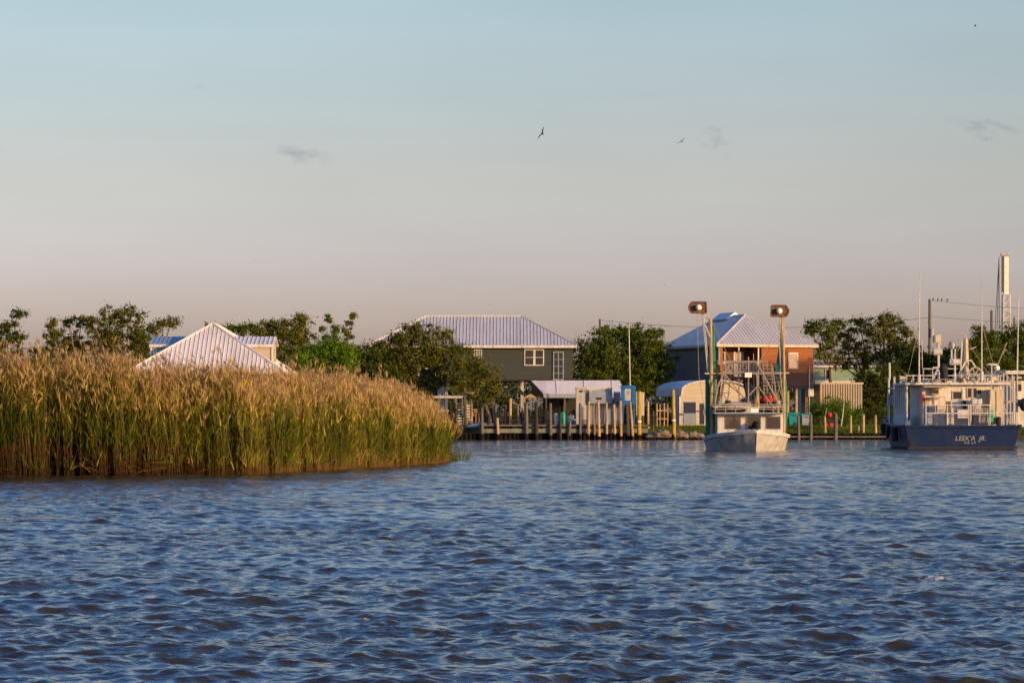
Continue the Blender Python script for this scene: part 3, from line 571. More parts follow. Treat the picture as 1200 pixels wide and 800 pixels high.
bd = MB().box(xp+.01, Wd-e-.02, e-.035, e-.004, zb, Zl(436)); bd.build('shade_band', 'wall_shade_brown', h, local=True)  # brown band paints the shade across the lower orange wall
window(h, 7.35, 8.15, Zl(430), Zl(413.5), e, bars=(Zl(421.5),), w=.1)
window(h, 1.0, 1.9, Zl(424), Zl(412), 2.6, pane='wood_dark', w=.08); window(h, 2.9, 3.7, Zl(440), Zl(412), 2.6, bars=(Zl(424),), w=.08)
for x in (.42, 2.35, 4.3): MB().box(x-.06, x+.06, e, e+.12, zb, zE-.22).build('porch_post', 'white_paint', h, local=True)
rl = MB(); rl.box(e, xp, e+.02, e+.08, Zl(424), Zl(423)); rl.box(e, xp, e+.02, e+.08, Zl(436), Zl(435.3))
for i in range(30): rl.box(e+.1+i*.14, e+.13+i*.14, e+.03, e+.07, Zl(435.3), Zl(424))
rl.build('porch_rail', 'galv', h, local=True)
for x in (.6, 2.4, 4.4, 6.0, 7.1, 8.2, 9.2):
    for y in (.6, 4.5, 11): MB().tube((x, y, -.3), (x+rng.normal(0, .03), y, zb-.31), .15, .13, 8).build('piling', 'wood_warm', h, local=True)
MB().box(9.2, 9.75, .12, .6, zb-1.0, zb-.32).build('air_conditioner', 'galv', h, local=True)
MB().tube((9.35, .25, .0), (9.35, .25, Zl(428)), .06).build('drain_pipe', 'galv', h, local=True)
# --- pale green house behind, with slat fence in front
D = 300; s = D/F
h = thing('green_house', 'pale green house seen between the orange house and the trees', 'house', (Wp(985, 0, D)[0], D, 1.2)); X = lambda px: (px-985)*s; Zl = lambda py: H0+(490-py)*s-1.2
MB().box(X(940), X(1035), 0, 8, -.2, Zl(429)).build('wall', 'pale_green', h, local=True)
hip(h, X(936), X(1039), -.4, 8.4, Zl(428), ((X(960), 4, Zl(422)), (X(1015), 4, Zl(422))), 'tan_siding', .5)
MB().box(X(955), X(1012), -.12, -.01, Zl(450), Zl(446)).build('trim_band', 'white_paint', h, local=True)
MB().box(X(939), X(1036), -.06, -.01, -.2, Zl(450)-.01).build('skirting', 'wood_dark', h, local=True)
window(h, X(968), X(974), Zl(444), Zl(433), -.01)
D = 272; s = D/F; MATS['wood_dark']; fb = thing('slat_fence', 'tall cream vertical slat fence lit by the sun beside the orange house', 'fence', (Wp(980, 0, D)[0], D, 1.1))
b = MB()
for i in range(17): px = 962+i*2.9; b.pbox(px, 449.5, px+1.9, 500, D, .05)
b.build('slats', 'tan_siding', fb); MB().pbox(961.5, 451, 1011, 500, D+.12, .03).build('backing', 'wood_dark', fb); MB().pbox(961, 448, 1012, 450, D-.08, .06).pbox(961, 484, 1012, 486, D+.06, .05).build('rail', 'cream', fb)
# --- arched carport
D = 250; s = D/F; th = R(17)
h = thing('carport', 'arched metal carport with pale ribbed end wall on the lawn behind the skiff', 'carport', (Wp(797, 0, D)[0], D, 1.05), th)
Zl = lambda py: H0+(490-py)*s-1.05
Wc = 6.3; zs = Zl(463); zt = Zl(446)
prof = [(0, 0)]+[(0, zs*.96)]+[(Wc/2-Wc/2*math.cos(R(a)), zs+(zt-zs)*math.sin(R(a))**.58) for a in (14, 25, 40, 58, 75, 90, 105, 122, 140, 155, 166)]+[(Wc, zs*.96), (Wc, 0)]
pr = [(x, 0, z) for x, z in prof]
MB().prism(pr, (0, .08, 0)).build('end_wall', 'tan_siding', h, local=True)
rb = MB()
for i in range(14): z = .18+i*.27; rb.box(.12, Wc-.12, -.025, -.002, z, z+.03) if z < zs else None
rb.build('wall_ribs', 'galv', h, local=True)
rf = MB(); Lc = 6.2
for i in range(1, len(prof)-2):
    (x0, z0), (x1, z1) = prof[i], prof[i+1]; rf.add([(x0, -.25, z0+.03), (x1, -.25, z1+.03), (x1, Lc, z1+.03), (x0, Lc, z0+.03), (x0, -.25, z0+.09), (x1, -.25, z1+.09), (x1, Lc, z1+.09), (x0, Lc, z0+.09)], [(0,1,2,3),(4,7,6,5),(0,4,5,1),(2,6,7,3),(1,5,6,2),(0,3,7,4)])
rf.build('roof', 'roof_metal', h, local=True)
MB().box(-.05, 0, 0, 1.7, 0, zs*.96).build('side_panel', 'roof_metal', h, local=True)
tr = MB()
for i in range(1, len(prof)-2): tr.tube((prof[i][0], -.27, prof[i][1]+.02), (prof[i+1][0], -.27, prof[i+1][1]+.02), .06)
tr.build('edge_trim', 'white_paint', h, local=True)
for y in (3.2, 4.7, Lc-.1): MB().box(-.04, .04, y-.04, y+.04, 0, zs).build('post', 'galv', h, local=True)
# --- open pavilion
D = 250; s = D/F
h = thing('pavilion', 'open sided shed with a pale sloping metal roof on the dock', 'shed', (Wp(675, 0, D)[0], D, 1.1)); X = lambda px: (px-675)*s; Zl = lambda py: H0+(490-py)*s-1.1
rf = MB(); sm = MB(); roof_face(rf, sm, [(X(637), 0, Zl(461)), (X(733), 0, Zl(461)), (X(727), 2.2, Zl(445)), (X(623), 2.2, Zl(445.5))], 2.4, r=.012, th=.12)
roof_face(rf, sm, [(X(727), 5.2, Zl(461)), (X(623), 5.2, Zl(461)), (X(623), 2.21, Zl(445.5)), (X(727), 2.21, Zl(445))], 2.4, r=.012, th=.12)
r_ = rf.build('roof', 'roof_white', h, local=True); sm.build('seams', 'roof_white', r_, local=True)
MB().box(X(637), X(733), -.06, -.004, Zl(466), Zl(461.2)).build('fascia', 'house_blue', h, local=True)
for px in (640, 662, 690, 728):
    for y in (.15, 4.7): MB().box(X(px)-.07, X(px)+.07, y, y+.14, -.1, Zl(463)).build('post', 'wood_grey', h, local=True)
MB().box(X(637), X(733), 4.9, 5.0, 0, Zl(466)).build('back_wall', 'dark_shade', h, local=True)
sg = MB(); sg.prism([(X(613), -.5, Zl(466)), (X(629), -.5, Zl(466)), (X(622), -.5, Zl(461))], (0, 1.6, 0)); sg.build('entry_canopy', 'wood_warm', h, local=True)
for px in (615, 628): MB().box(X(px)-.05, X(px)+.05, -.4, -.3, 0, Zl(466)).build('canopy_post', 'wood_warm', h, local=True)
# --- dock
D = 240.5
dk = thing('wooden_dock', 'weathered plank dock along the bank in front of the pavilion', 'dock', (Wp(660, 0, D)[0], D, 0))
b = MB()
for i in range(66): x = Wp(562, 0, D)[0]+i*.21; b.box(x, x+.19, 238.15, 242.6, 1.18, 1.24)
b.build('deck', 'deck_wood', dk)
MB().pbox(562, 502, 762, 507, 238.08, .06).build('stringer', 'deck_wood', dk)
MB().pbox(562, 497.3, 762, 499.3, 238.04, .1).build('deck_edge', 'wood_grey', dk)
for px in range(566, 762, 22): MB().pbox(px, 499.4, px+3, 520, 241.5, .2).build('under_post', 'wood_dark', dk)
# --- bulkhead
b = MB(); x = -7.4; bk = thing('bulkhead', 'dark scalloped sheet pile bulkhead holding the grassy bank', 'bulkhead', (25, 238.2, 0))
while x < 34: b.tube((x, 238.4, -1), (x, 238.4, .52+rng.normal(0, .03)), .17+rng.normal(0, .012), n=8); x += .36
b.build('sheet_piles', 'creosote', bk); MB().box(11.2, 34, 238.02, 238.10, .18, .30).build('waler', 'wood_grey', bk)
# --- pilings
PG = 'pilings standing along the dock and bank'
def pil(px, y0, y1, D, r, m, label, lean=0, name='dock_piling', cat='piling', group=PG, band=None):
    x, _, z1 = Wp(px, y0, D); _, _, z0 = Wp(px, y1, D); t = thing(name, label, cat, (x, D, max(z0, -.6)), 0, group)
    tx = x-lean*D/F
    zb_ = z0-.7
    k1 = rng.uniform(.92, 1.1); tx += rng.normal(0, .03)
    MB().path([(x, D, zb_), ((x+tx)/2+rng.normal(0, .02), D, (zb_+z1)/2), (tx, D, z1)], r*1.08*k1, r*.9*k1, 9).build('post', m, t)
    if D < 238.2 and name != 'bank_post' and px < 800: zt_ = .38+rng.uniform(-.1, .12); u_ = (zt_-zb_)/(z1-zb_); MB().tube((x, D, zb_), (x+(tx-x)*u_, D, zt_), r*1.16*k1, r*1.1*k1, 9).build('wet_base', 'creosote', t)
    MB().lathe((tx, D, z1), [(r*.95, 0), (r*.5, .05), (.01, .07)], 9).build('post_top', m, t)
    if band: x2 = x+(tx-x)*band; z2 = z0+(z1-z0)*band; MB().tube((x2, D-.01, z2-.06), (x2, D-.01, z2+.06), r*1.12, n=9).build('reflector', 'ball_white', t)
for i, (px, le, y1) in enumerate(((689, 0, 500), (697, 0, 503), (702.5, 1, 510), (711, .5, 504), (721, 2.2, 511), (728, 1, 506), (737, 1.8, 503), (741.5, 3, 502))):
    pil(px, (471, 473.5, 470.5, 472, 474, 470, 472.5, 471)[i], y1+6, 237.75+(i % 2)*.2, .115, 'wood_warm', f'sunlit bare wood piling, {ordinal(i)} from the left in the row before the grey container', le)
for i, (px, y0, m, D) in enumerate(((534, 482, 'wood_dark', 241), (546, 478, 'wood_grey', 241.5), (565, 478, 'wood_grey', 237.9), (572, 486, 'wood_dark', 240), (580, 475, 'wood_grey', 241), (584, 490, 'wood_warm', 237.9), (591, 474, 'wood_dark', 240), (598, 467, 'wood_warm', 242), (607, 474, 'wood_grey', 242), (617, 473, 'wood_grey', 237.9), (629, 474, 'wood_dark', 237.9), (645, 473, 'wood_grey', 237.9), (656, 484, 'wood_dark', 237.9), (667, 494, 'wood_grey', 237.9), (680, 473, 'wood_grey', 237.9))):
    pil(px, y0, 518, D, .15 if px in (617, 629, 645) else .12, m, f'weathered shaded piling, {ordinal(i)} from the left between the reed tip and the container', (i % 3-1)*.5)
for i, (px, y0, m, D, r) in enumerate(((936, 487, 'wood_grey', 238.1, .13), (950, 486, 'wood_grey', 238.1, .14), (967, 489, 'wood_warm', 240, .1), (979, 485, 'wood_grey', 238.1, .17), (997, 487, 'wood_warm', 239.5, .1), (1006.5, 499, 'wood_warm', 240.5, .08), (1012, 486, 'wood_warm', 239.5, .11), (1027, 487, 'wood_warm', 239.5, .11))):
    pil(px, y0, 508, D, r, m, f'square cut bank post, {ordinal(i)} from the left along the bulkhead between skiff and blue boat', 0)
pil(759.5, 471, 512, 240, .1, 'wood_warm', 'thin tan piling just right of the thick yellow channel post', .4)
pil(766, 482, 512, 241, .06, 'wood_grey', 'thinnest grey stake right of the thick yellow channel post', 1)
pil(749, 459, 522, 237, .17, 'wood_yellow', 'thick yellow channel post in front of the blue kiosk', .3, 'channel_post', 'channel post', band=.45)
pil(789.5, 457, 521, 236.5, .16, 'wood_yellow', 'yellow post in the water before the left side of the carport', .4, 'channel_post', 'channel post', band=.45)
pil(961.5, 449, 492, 252, .1, 'wood_warm', 'tall slim wooden pole at the right corner under the orange house', 0, 'wooden_pole', 'pole')
pil(985, 473, 494, 246, .045, 'white_paint', 'thin white pole leaning right in front of the bush', -4, 'leaning_pole', 'pole')
# --- container, kiosk, bins, boats and clutter on the dock
def boxthing(name, label, cat, D, parts, group=None):
    xs = [p[1] for p in parts]; t = thing(name, label, cat, (Wp(sum(xs)/len(xs), 0, D)[0], D, 1.1), 0, group)
    for p in parts:
        nm, a, b_, c_, d_, dd, dep, m = p; MB().pbox(a, b_, c_, d_, D+dd, dep).build(nm, m, t, bevel=.02)
    return t
boxthing('storage_container', 'blue grey storage container standing behind the sunlit pilings', 'container', 243.2, [('body', 687.5, 473, 726, 497, 0, 2.4, 'blue_grey')]+[('rib', 690+i*4.4, 473.5, 691+i*4.4, 496.5, -.05, .045, 'house_blue') for i in range(8)])
t = boxthing('tall_locker', 'tall pale grey locker left of the storage container', 'locker', 242.9, [('body', 675, 455.5, 687, 497, 0, 1.6, 'galv'), ('lid', 674.5, 453.5, 687.3, 455.3, -.05, 1.8, 'cream'), ('vent', 679, 457, 683, 459.5, -.04, .035, 'dark_shade')])
for a in (1,):
    D = 242.6; t = thing('ice_bin', 'pale grey slant topped bin with a dark nameplate on the container', 'bin', (Wp(703, 0, D)[0], D, 2.5))
    P = [Wp(690.5, 472.7, D), Wp(717.5, 472.7, D), Wp(717.5, 454.5, D), Wp(690.5, 458.5, D)]
    MB().prism(P, (0, 2, 0)).build('body', 'blue_grey', t); MB().prism([Wp(690, 457.9, D-.05), Wp(718, 453.9, D-.05), Wp(718, 452.5, D-.05), Wp(690, 456.5, D-.05)], (0, 2.1, 0)).build('lid', 'cream', t)
    MB().pbox(699, 465.5, 705, 468, D-.05, .045).build('nameplate', 'black', t)
    MB().pbox(687.5, 454, 690.2, 472.5, D+.6, 1.2).build('side_post', 'cream', t)
boxthing('utility_box', 'small grey utility box between the bin and the blue kiosk', 'utility box', 243, [('body', 719.5, 460, 727, 471.5, 0, .7, 'blue_grey'), ('lid', 719, 459, 727.4, 459.8, -.03, .8, 'galv'), ('leg', 720, 471.6, 721.5, 497, .1, .15, 'galv'), ('leg', 725, 471.6, 726.5, 497, .1, .15, 'galv')])
boxthing('blue_kiosk', 'bright blue framed kiosk on legs with a grey panel', 'kiosk', 241.5, [('frame', 728, 455, 732, 474, 0, .6, 'bright_blue'), ('frame', 740.6, 455, 744.6, 474, 0, .6, 'bright_blue'), ('hood', 727.5, 451.5, 745, 454.9, -.05, .8, 'bright_blue'), ('sill', 732.1, 469.5, 740.5, 474, .01, .58, 'bright_blue'), ('panel', 732.1, 455.1, 740.5, 469.3, .08, .5, 'galv'), ('dial', 735, 458, 738, 462, .05, .025, 'blue_grey'), ('leg', 729, 474.1, 731, 497, .1, .2, 'bright_blue'), ('leg', 742, 474.1, 744, 497, .1, .2, 'bright_blue')])
boxthing('cream_cabinet', 'cream upright cabinet catching the sun right of the blue kiosk', 'cabinet', 242.6, [('body', 745.5, 461, 755, 487, 0, .9, 'cream'), ('lid', 745, 459.3, 755.4, 460.8, -.04, 1, 'cream'), ('leg', 746, 487.1, 747.5, 498, .1, .12, 'wood_grey'), ('leg', 753, 487.1, 754.5, 498, .1, .12, 'wood_grey')])
def barrel(label, px, y0, y1, r, D, m, lid, name='barrel', cat='barrel'):
    x, _, z1 = Wp(px, y0, D); _, _, z0 = Wp(px, y1, D); hh = z1-z0; t = thing(name, label, cat, (x, D, z0))
    MB().lathe((x, D, z0), [(r*.92, 0), (r, hh*.1), (r*.97, hh*.33), (r*1.03, hh*.35), (r*.97, hh*.37), (r*.97, hh*.63), (r*1.03, hh*.65), (r*.97, hh*.67), (r, hh*.93), (r*.9, hh)], 14).build('body', m, t, smooth=True)
    MB().lathe((x, D, z1), [(r*.94, .0), (r*.94, .04), (r*.3, .09), (.02, .1)], 14).build('lid', lid, t)
barrel('grey blue drum with an orange brown lid under the pavilion', 652, 485, 497, .30, 242, 'blue_grey', 'wood_warm')
barrel('bright green barrel under the pavilion edge', 659.5, 484, 497, .20, 241.6, 'barrel_green', 'barrel_green')
barrel('grey violet tub right of the green barrel', 668, 487, 497, .34, 242.2, 'galv', 'skin', 'tub', 'tub')
barrel('white topped small bucket on the dock by the tall locker', 673.5, 492, 497, .12, 241.8, 'cloth', 'ball_white', 'bucket', 'bucket')
boxthing('teal_bin', 'teal plastic bin with sloping lid beside the skiff', 'bin', 242, [('body', 925, 485, 936, 497.5, 0, 1, 'teal'), ('lid', 924.5, 483, 937, 484.8, -.05, 1.1, 'teal'), ('handle', 927, 486, 933, 487, -.06, .055, 'black')])
boxthing('grey_bin', 'grey teal bin right of the bright teal bin', 'bin', 242.2, [('body', 940, 486.5, 950.5, 498, 0, 1, 'blue_grey'), ('lid', 938, 484.5, 951, 486.3, -.05, 1.1, 'teal'), ('handle', 943, 488, 948, 489, -.06, .055, 'black')])
# gear on the bank
D = 243; t = thing('fuel_cart', 'red and black fuel cart standing on the bank among the posts', 'cart', (Wp(970, 0, D)[0], D, 1.0))
MB().ball(Wp(972, 486, D), .26, sx=.9, sz=.9).build('tank', 'red', t, smooth=True); MB().pbox(967, 490, 976, 495.5, D-.1, .5).build('frame', 'black', t)
for px in (968, 975):
    c = Vector(Wp(px, 497.5, D-.15)); MB().tube(c, c+Vector((0, .1, 0)), .17, n=12).build('wheel', 'red', t)
MB().tube(Wp(966, 492, D), Wp(969, 478, D), .025).build('handle', 'galv', t)
# rocks
for i, (px, py, r) in enumerate(((770, 509, .4), (777, 507, .45), (783, 510, .35), (795, 508, .5), (803, 510, .4), (812, 509, .45), (762, 511, .4), (820, 510, .35))):
    b = MB(); c = Wp(px, py, 238.2); b.ball(c, r, 9, 6, sz=.6, sx=1.2); b.v = [(x+rng.normal(0, r*.09), y+rng.normal(0, r*.09), z+rng.normal(0, r*.09)) for x, y, z in b.v]
    o = b.build('rock', 'stone'); o['tmp'] = 1; del o['tmp']; tag(o, f'brown bank rock, {ordinal(i) if i < 6 else ordinal(i)} added along the bank below the carport'.replace('added ', ''), 'rock', 'rocks along the bank')
# white stair, lattice and beam at the left
D = 246; t = thing('boat_lift', 'boat lift with a grey crossbeam on posts behind the reed tip', 'boat lift', (Wp(525, 0, D)[0], D, 1.0))
MB().pbox(508, 463.6, 542, 466.4, D, .3).build('beam', 'galv', t)
for px in (513, 522, 534, 541): MB().pbox(px, 466.5, px+1.6, 503, D+.05, .15).build('post', 'wood_grey', t)
D = 249; t = thing('lattice_screen', 'white upright slat screen beneath the trees behind the boat lift', 'screen', (Wp(520, 0, D)[0], D, 1.0))
b = MB()
for i in range(6): b.pbox(513+i*2.1, 452+abs(2.5-i)*1.5, 514.3+i*2.1, 480, D, .05)
b.build('slats', 'white_paint', t); MB().pbox(512, 480.2, 526, 482, D-.05, .1).build('rail', 'white_paint', t)
D = 248; t = thing('outdoor_stair', 'white outdoor staircase with broad treads near the reed tip', 'staircase', (Wp(541, 0, D)[0], D, 1.0))
for i in range(7): MB().pbox(536.5, 476+i*3.2, 543.8, 477.6+i*3.2, D+.9-i*.15, .3).build('tread', 'white_paint', t)
for px in (535, 544.2): MB().prism([Wp(px, 472, D+1.1), Wp(px, 476, D+1.1), Wp(px, 500, D), Wp(px, 496, D)], (.07, 0, 0)).build('stringer', 'wood_grey', t)
D = 247; t = thing('lounge_chair', 'cream wooden ladder back deck chair facing the sun', 'chair', (Wp(550, 0, D)[0], D, 1.0))
b = MB()
for i in range(5): b.pbox(547.5, 474+i*3.3, 552.5, 476.2+i*3.3, D+.1, .05)
b.build('backrest', 'cream', t)
for px in (546.6, 552.6): MB().pbox(px, 460, px+1.1, 493, D, .08).build('upright', 'cream', t)
MB().pbox(547, 459, 556, 461, D-.1, .4).build('canopy', 'cream', t); MB().pbox(547.8, 490.5, 552.4, 492, D-.4, .48).build('seat', 'cream', t)
for px in (547.8, 551.8): MB().pbox(px, 492.2, px+.7, 500, D-.38, .06).build('leg', 'cream', t)
D = 247.5; t = thing('deck_railing', 'warm wooden deck railing right of the cream deck chair', 'railing', (Wp(558, 0, D)[0], D, 1.0))
MB().pbox(553, 479, 562, 480.3, D, .08).pbox(553, 486, 562, 487, D, .08).build('rail', 'wood_warm', t)
for px in (553.2, 557.3, 561): MB().pbox(px, 480.4, px+.9, 500, D, .07).build('post', 'wood_warm', t)
b = MB().tube(Wp(554, 486, D), Wp(557, 480.3, D), .03).tube(Wp(561, 486, D), Wp(558, 480.3, D), .03); b.build('brace', 'wood_warm', t)
# table-like gear left of the carport
D = 246; t = thing('gear_rack', 'wooden gear rack with uprights beside the left side of the carport', 'rack', (Wp(776, 0, D)[0], D, 1.1))
for px in (769.5, 773, 778, 782): MB().pbox(px, 471+px % 3, px+1.2, 500, D, .09).build('upright', 'wood_warm', t)
MB().pbox(769, 480, 783.5, 481.5, D-.05, .04).pbox(769, 490, 783.5, 491.2, D-.05, .04).build('crossbar', 'wood_warm', t)
D = 248; t = thing('work_table', 'grey work table with gear in front of the carport wall', 'table', (Wp(812, 0, D)[0], D, 1.05))
MB().pbox(803, 481, 822, 482.3, D, .9).build('table_top', 'galv', t)
for px in (804, 809, 814, 820): MB().pbox(px, 482.4, px+1, 497, D+.1, .1).build('leg', 'galv', t)
MB().pbox(806, 474, 815, 480.9, D+.2, .5).build('crate', 'blue_grey', t)
boxthing('shade_boxes', 'blue grey boxes standing in for a shadow on the left of the carport end wall', 'boxes', 247.6, [('crate', 801, 484.2, 816, 497, 0, .9, 'blue_grey'), ('crate', 801.5, 471.5, 815.5, 484, .05, .8, 'navy'), ('lid', 801, 470.3, 816, 471.3, -.02, .95, 'house_blue')])  # dark boxes added where shadow shapes fall on the end wall
boxthing('narrow_shade_box', 'narrow dark blue box standing in for a shadow on the carport end wall', 'locker', 247.4, [('body', 820, 473, 825.5, 497, 0, .5, 'navy'), ('lid', 819.6, 471.8, 826, 472.8, -.03, .56, 'house_blue'), ('handle', 824.2, 480, 824.8, 486, -.05, .045, 'galv')])  # narrow dark box added in place of a shadow strip
def trap(px, py, D, label, w=.62, hh=.38):
    x, _, z = Wp(px, py, D); t = thing('crab_trap', label, 'crab trap', (x, D, z), rng.uniform(-.2, .2), 'crab traps stacked on the dock'); f = MB()
    for sx in (-w/2, w/2):
        for sy in (-w/2, w/2): f.tube((sx, sy, 0), (sx, sy, hh), .022, n=4)
    for zz in (0, hh):
        for q in (-1, 1): f.tube((-w/2, q*w/2, zz), (w/2, q*w/2, zz), .022, n=4); f.tube((q*w/2, -w/2, zz), (q*w/2, w/2, zz), .022, n=4)
    f.build('frame', 'trap_wire', t, local=True); m_ = MB()
    for i in range(1, 9):
        for q in (-1, 1): m_.tube((-w/2+w*i/9, q*w/2, 0), (-w/2+w*i/9, q*w/2, hh), .008, n=3); m_.tube((q*w/2, -w/2+w*i/9, 0), (q*w/2, -w/2+w*i/9, hh), .008, n=3)
        m_.tube((-w/2+w*i/9, -w/2, hh), (-w/2+w*i/9, w/2, hh), .008, n=3)
    for i in range(1, 5):
        for q in (-1, 1): m_.tube((-w/2, q*w/2, hh*i/5), (w/2, q*w/2, hh*i/5), .008, n=3)
    m_.build('mesh', 'trap_wire', t, local=True)
k_ = 0
for px, nst in ((569, 2), (587, 3), (603, 2), (624, 2), (636, 3), (684, 1), (764, 2)):
    for j in range(nst): trap(px+j*.4, 497.3-j*5.6, 241.2, f'dark wire crab trap, {["bottom", "second", "third"][j]} of the stack {["furthest left on the dock", "beside the tall warm piling", "under the right end of the stilt house", "left of the pavilion posts", "just inside the pavilion", "left of the grey container", "right of the thick yellow channel post"][k_]}')
    k_ += 1
for i, (px, y0, D) in enumerate(((559, 484, 243), (577, 480, 244), (595, 483, 243.5), (611, 479, 243), (633, 481, 246.8), (648, 478, 246.9), (671, 480, 246.8))):
    pil(px, y0, 503, D, .09, 'wood_dark', f'thin dark post behind the dock, {ordinal(i)} from the left', (i % 3-1)*.7)
D = 241; t = thing('marsh_skiff', 'small upturned pale skiff lying on the bank left of the dock', 'boat', (Wp(556, 0, D)[0], D, .9))
b = MB(); c0 = Wp(548, 499, D)[0]; prof_ = []
for i in range(9):
    u = i/8; wv = .55*math.sin(math.pi*min(1, .12+u*.6))**.7; prof_.append([(c0+u*2.6, D+math.cos(a_)*wv, 1.0+math.sin(a_)*.42*math.sin(math.pi*min(1, .15+u*.7))) for a_ in [math.pi*j/8 for j in range(9)]])
b.add([p for r_ in prof_ for p in r_], [(i*9+j, i*9+j+1, (i+1)*9+j+1, (i+1)*9+j) for i in range(8) for j in range(8)]+[tuple(range(9)), tuple(range(72, 81))[::-1]]); b.build('hull', 'blue_grey', t); MB().tube((c0, D, 1.44), (c0+2.6, D, 1.38), .03).build('keel', 'wood_grey', t)
# flagpole and utility poles, wires
t = thing('flagpole', 'tall thin white flagpole rising in front of the live oak', 'flagpole', (Wp(739.5, 0, 244)[0], 244, 1.1))
MB().tube(Wp(739.5, 500, 244), Wp(737, 380, 244), .055, .035).build('pole', 'white_paint', t); MB().ball(Wp(737, 379.4, 244), .09).build('finial', 'wood_warm', t)
def upole(label, px, ytop, D, r=.15, arm=False):
    t = thing('utility_pole', label, 'utility pole', (Wp(px, 0, D)[0], D, 1.1), 0, 'utility poles')
    x, _, z = Wp(px, ytop, D); MB().tube((x, D, 0), (x, D, z), r*1.15, r*.85, 8).build('pole', 'wood_grey', t)
    if arm:
        MB().tube((x+.22, D-.15, z-3.9), (x+.22, D-.15, z-3.0), .22, n=12).build('transformer', 'galv', t)
        MB().tube((x-.5, D-.05, z-3.2), (x-.1, D, z-2.2), .03).build('bracket', 'galv', t)
    for k in (-.05,): MB().lathe((x, D, z), [(.04, 0), (.06, .06), (.03, .14)], 8).build('insulator', 'stone', t)
upole('short utility pole top showing over the live oak', 703, 374, 330)
upole('tall brown utility pole with transformer behind the blue workboat', 1089.5, 351, 300, .17, True)
upole('dark pole top poking above the trees below the crane', 1162, 364, 320, .17)
upole('slim dark pole at the right edge above the trees', 1188.5, 372, 330, .12)
def wire(label, a, b, sag):
    a, b = Vector(a), Vector(b); pts = []
    for i in range(17): u = i/16; p = a.lerp(b, u); p.z -= sag*4*u*(1-u); pts.append(p)
    o = MB().path(pts, .022, n=4).build('power_line', 'wire'); tag(o, label, 'power line', 'power lines')
wire('upper wire running right from the tall utility pole top', Wp(1089.5, 351.5, 300), Wp(1290, 362, 300), .35)
wire('lower wire running right from the tall utility pole', Wp(1089.5, 370.5, 300), Wp(1290, 378, 300), .3)
wire('long sagging wire from the live oak to the tall utility pole', Wp(703, 375, 330), Wp(1089, 372, 300.2), 1.0)
# crane
D = 330; t = thing('crane_boom', 'white upright crane boom rising behind the trees at the right edge', 'crane', (Wp(1178, 0, D)[0], D, 1))
x, _, z3 = Wp(1179, 301, D); _, _, z2 = Wp(1179, 345, D); z0 = 1.0
MB().box(x-.24, x+.26, D-.25, D+.25, z2, z3).build('upper_boom', 'ball_white', t)
MB().box(x-.48, x-.27, D-.25, D+.25, z2+.3, z3+.1).build('side_rail', 'wood_grey', t)
b = MB()
for sx in (-.5, .5):
    for sy in (-.45, .45): b.tube((x+sx*.9, D+sy, z0), (x+sx*.7, D+sy*.8, z2), .09)
k = 0; z = z0
while z < z2-.9:
    sg = 1 if k % 2 else -1
    for sy in (-.42, .42): b.tube((x-.45*sg, D+sy, z), (x+.45*sg, D+sy, z+.9), .06)
    z += .9; k += 1
b.build('lattice', 'white_paint', t)
MB().box(x-.6, x+.4, D-.3, D+.3, z3+.1, z3+.4).build('head', 'galv', t)
b = MB()
for q in (1166, 1168.5, 1171): b.tube(Wp(q, 385, D), (x-.8, D, z3), .035)
b.build('cable', 'wire', t)

# ------------------------------------------------------------ boats
def B(px, py, dy=0, D=160): return Vector(Wp(px, py, D+dy))
def loft(root, stations, name, m, mat_rows, cap=True):
    """stations: lists of (x,y,z) along one side port keel -> sheer mirrored by the caller"""
    b = MB(); n = len(stations[0]); vs = [p for s_ in stations for p in s_]
    b.add(vs, [])
    for i in range(len(stations)-1):
        for j in range(n-1): b.f.append([i*n+j, i*n+j+1, (i+1)*n+j+1, (i+1)*n+j]); b.m.append(mat_rows[j])
    if cap: b.f.append([(len(stations)-1)*n+j for j in range(n)]); b.m.append(mat_rows[1])
    return b.build(name, m, root, smooth=False)
def hull(root, cx, cy, ang, Lh, bm, zb, zs, zd, m, flare=.86, stripe=.12, transom=0, rake=.6, flip=1):
    """bow at (cx,cy) running away along +y rotated by ang; zb/zs sheer height at bow and stern"""
    st = []; NS = 15
    for i in range(NS+1):
        t = i/NS; y = t*Lh; hb = bm/2*(1-(1-min(t/.5, 1))**2.3); hb = max(hb, .03)*(1-.06*max(0, t-.6)/.4)
        zsh = zs+(zb-zs)*(1-t)**2; zz = [zd+.0, zd+.55*(zsh-zd)*.4, zd+(zsh-zd)*.55, zsh-stripe, zsh-stripe+.005, zsh]
        kk = min(1, t/.34); fr = [.30+kk*(flare*.88-.30), .55+kk*(flare-.55)*.98, .78+kk*(flare*1.03-.78), .995, 1.03, 1.03]; yo = [rake, rake*.7, rake*.35, .05, 0, 0]
        row = []
        for k in range(6): row.append((-hb*fr[k], y+yo[k]*(1-t)**2, zz[k]))
        full = row[::-1]+[(-x, yy, z) for x, yy, z in row]
        st.append([(cx+x*math.cos(ang)-yy*math.sin(ang), cy+x*math.sin(ang)+yy*math.cos(ang), z) for x, yy, z in full])
    rows = [1, 1, 0, 0, 2, 2, 2, 0, 0, 1, 1]
    o = loft(root, st, 'hull', m, rows); return st
# shrimp skiff
sk = thing('shrimp_skiff', 'grey shrimp skiff coming towards the viewer with raised skimmer frames', 'fishing boat', (12.9, 160, 0))
cxb, cyb = B(886.5, 0, -3.5, 160).x, 156.5
st = hull(sk, cxb, cyb, R(3.2), 6.6, 4.38, 1.08, .62, -.35, ['hull_grey', 'white_paint', 'waterline'], flare=.92)
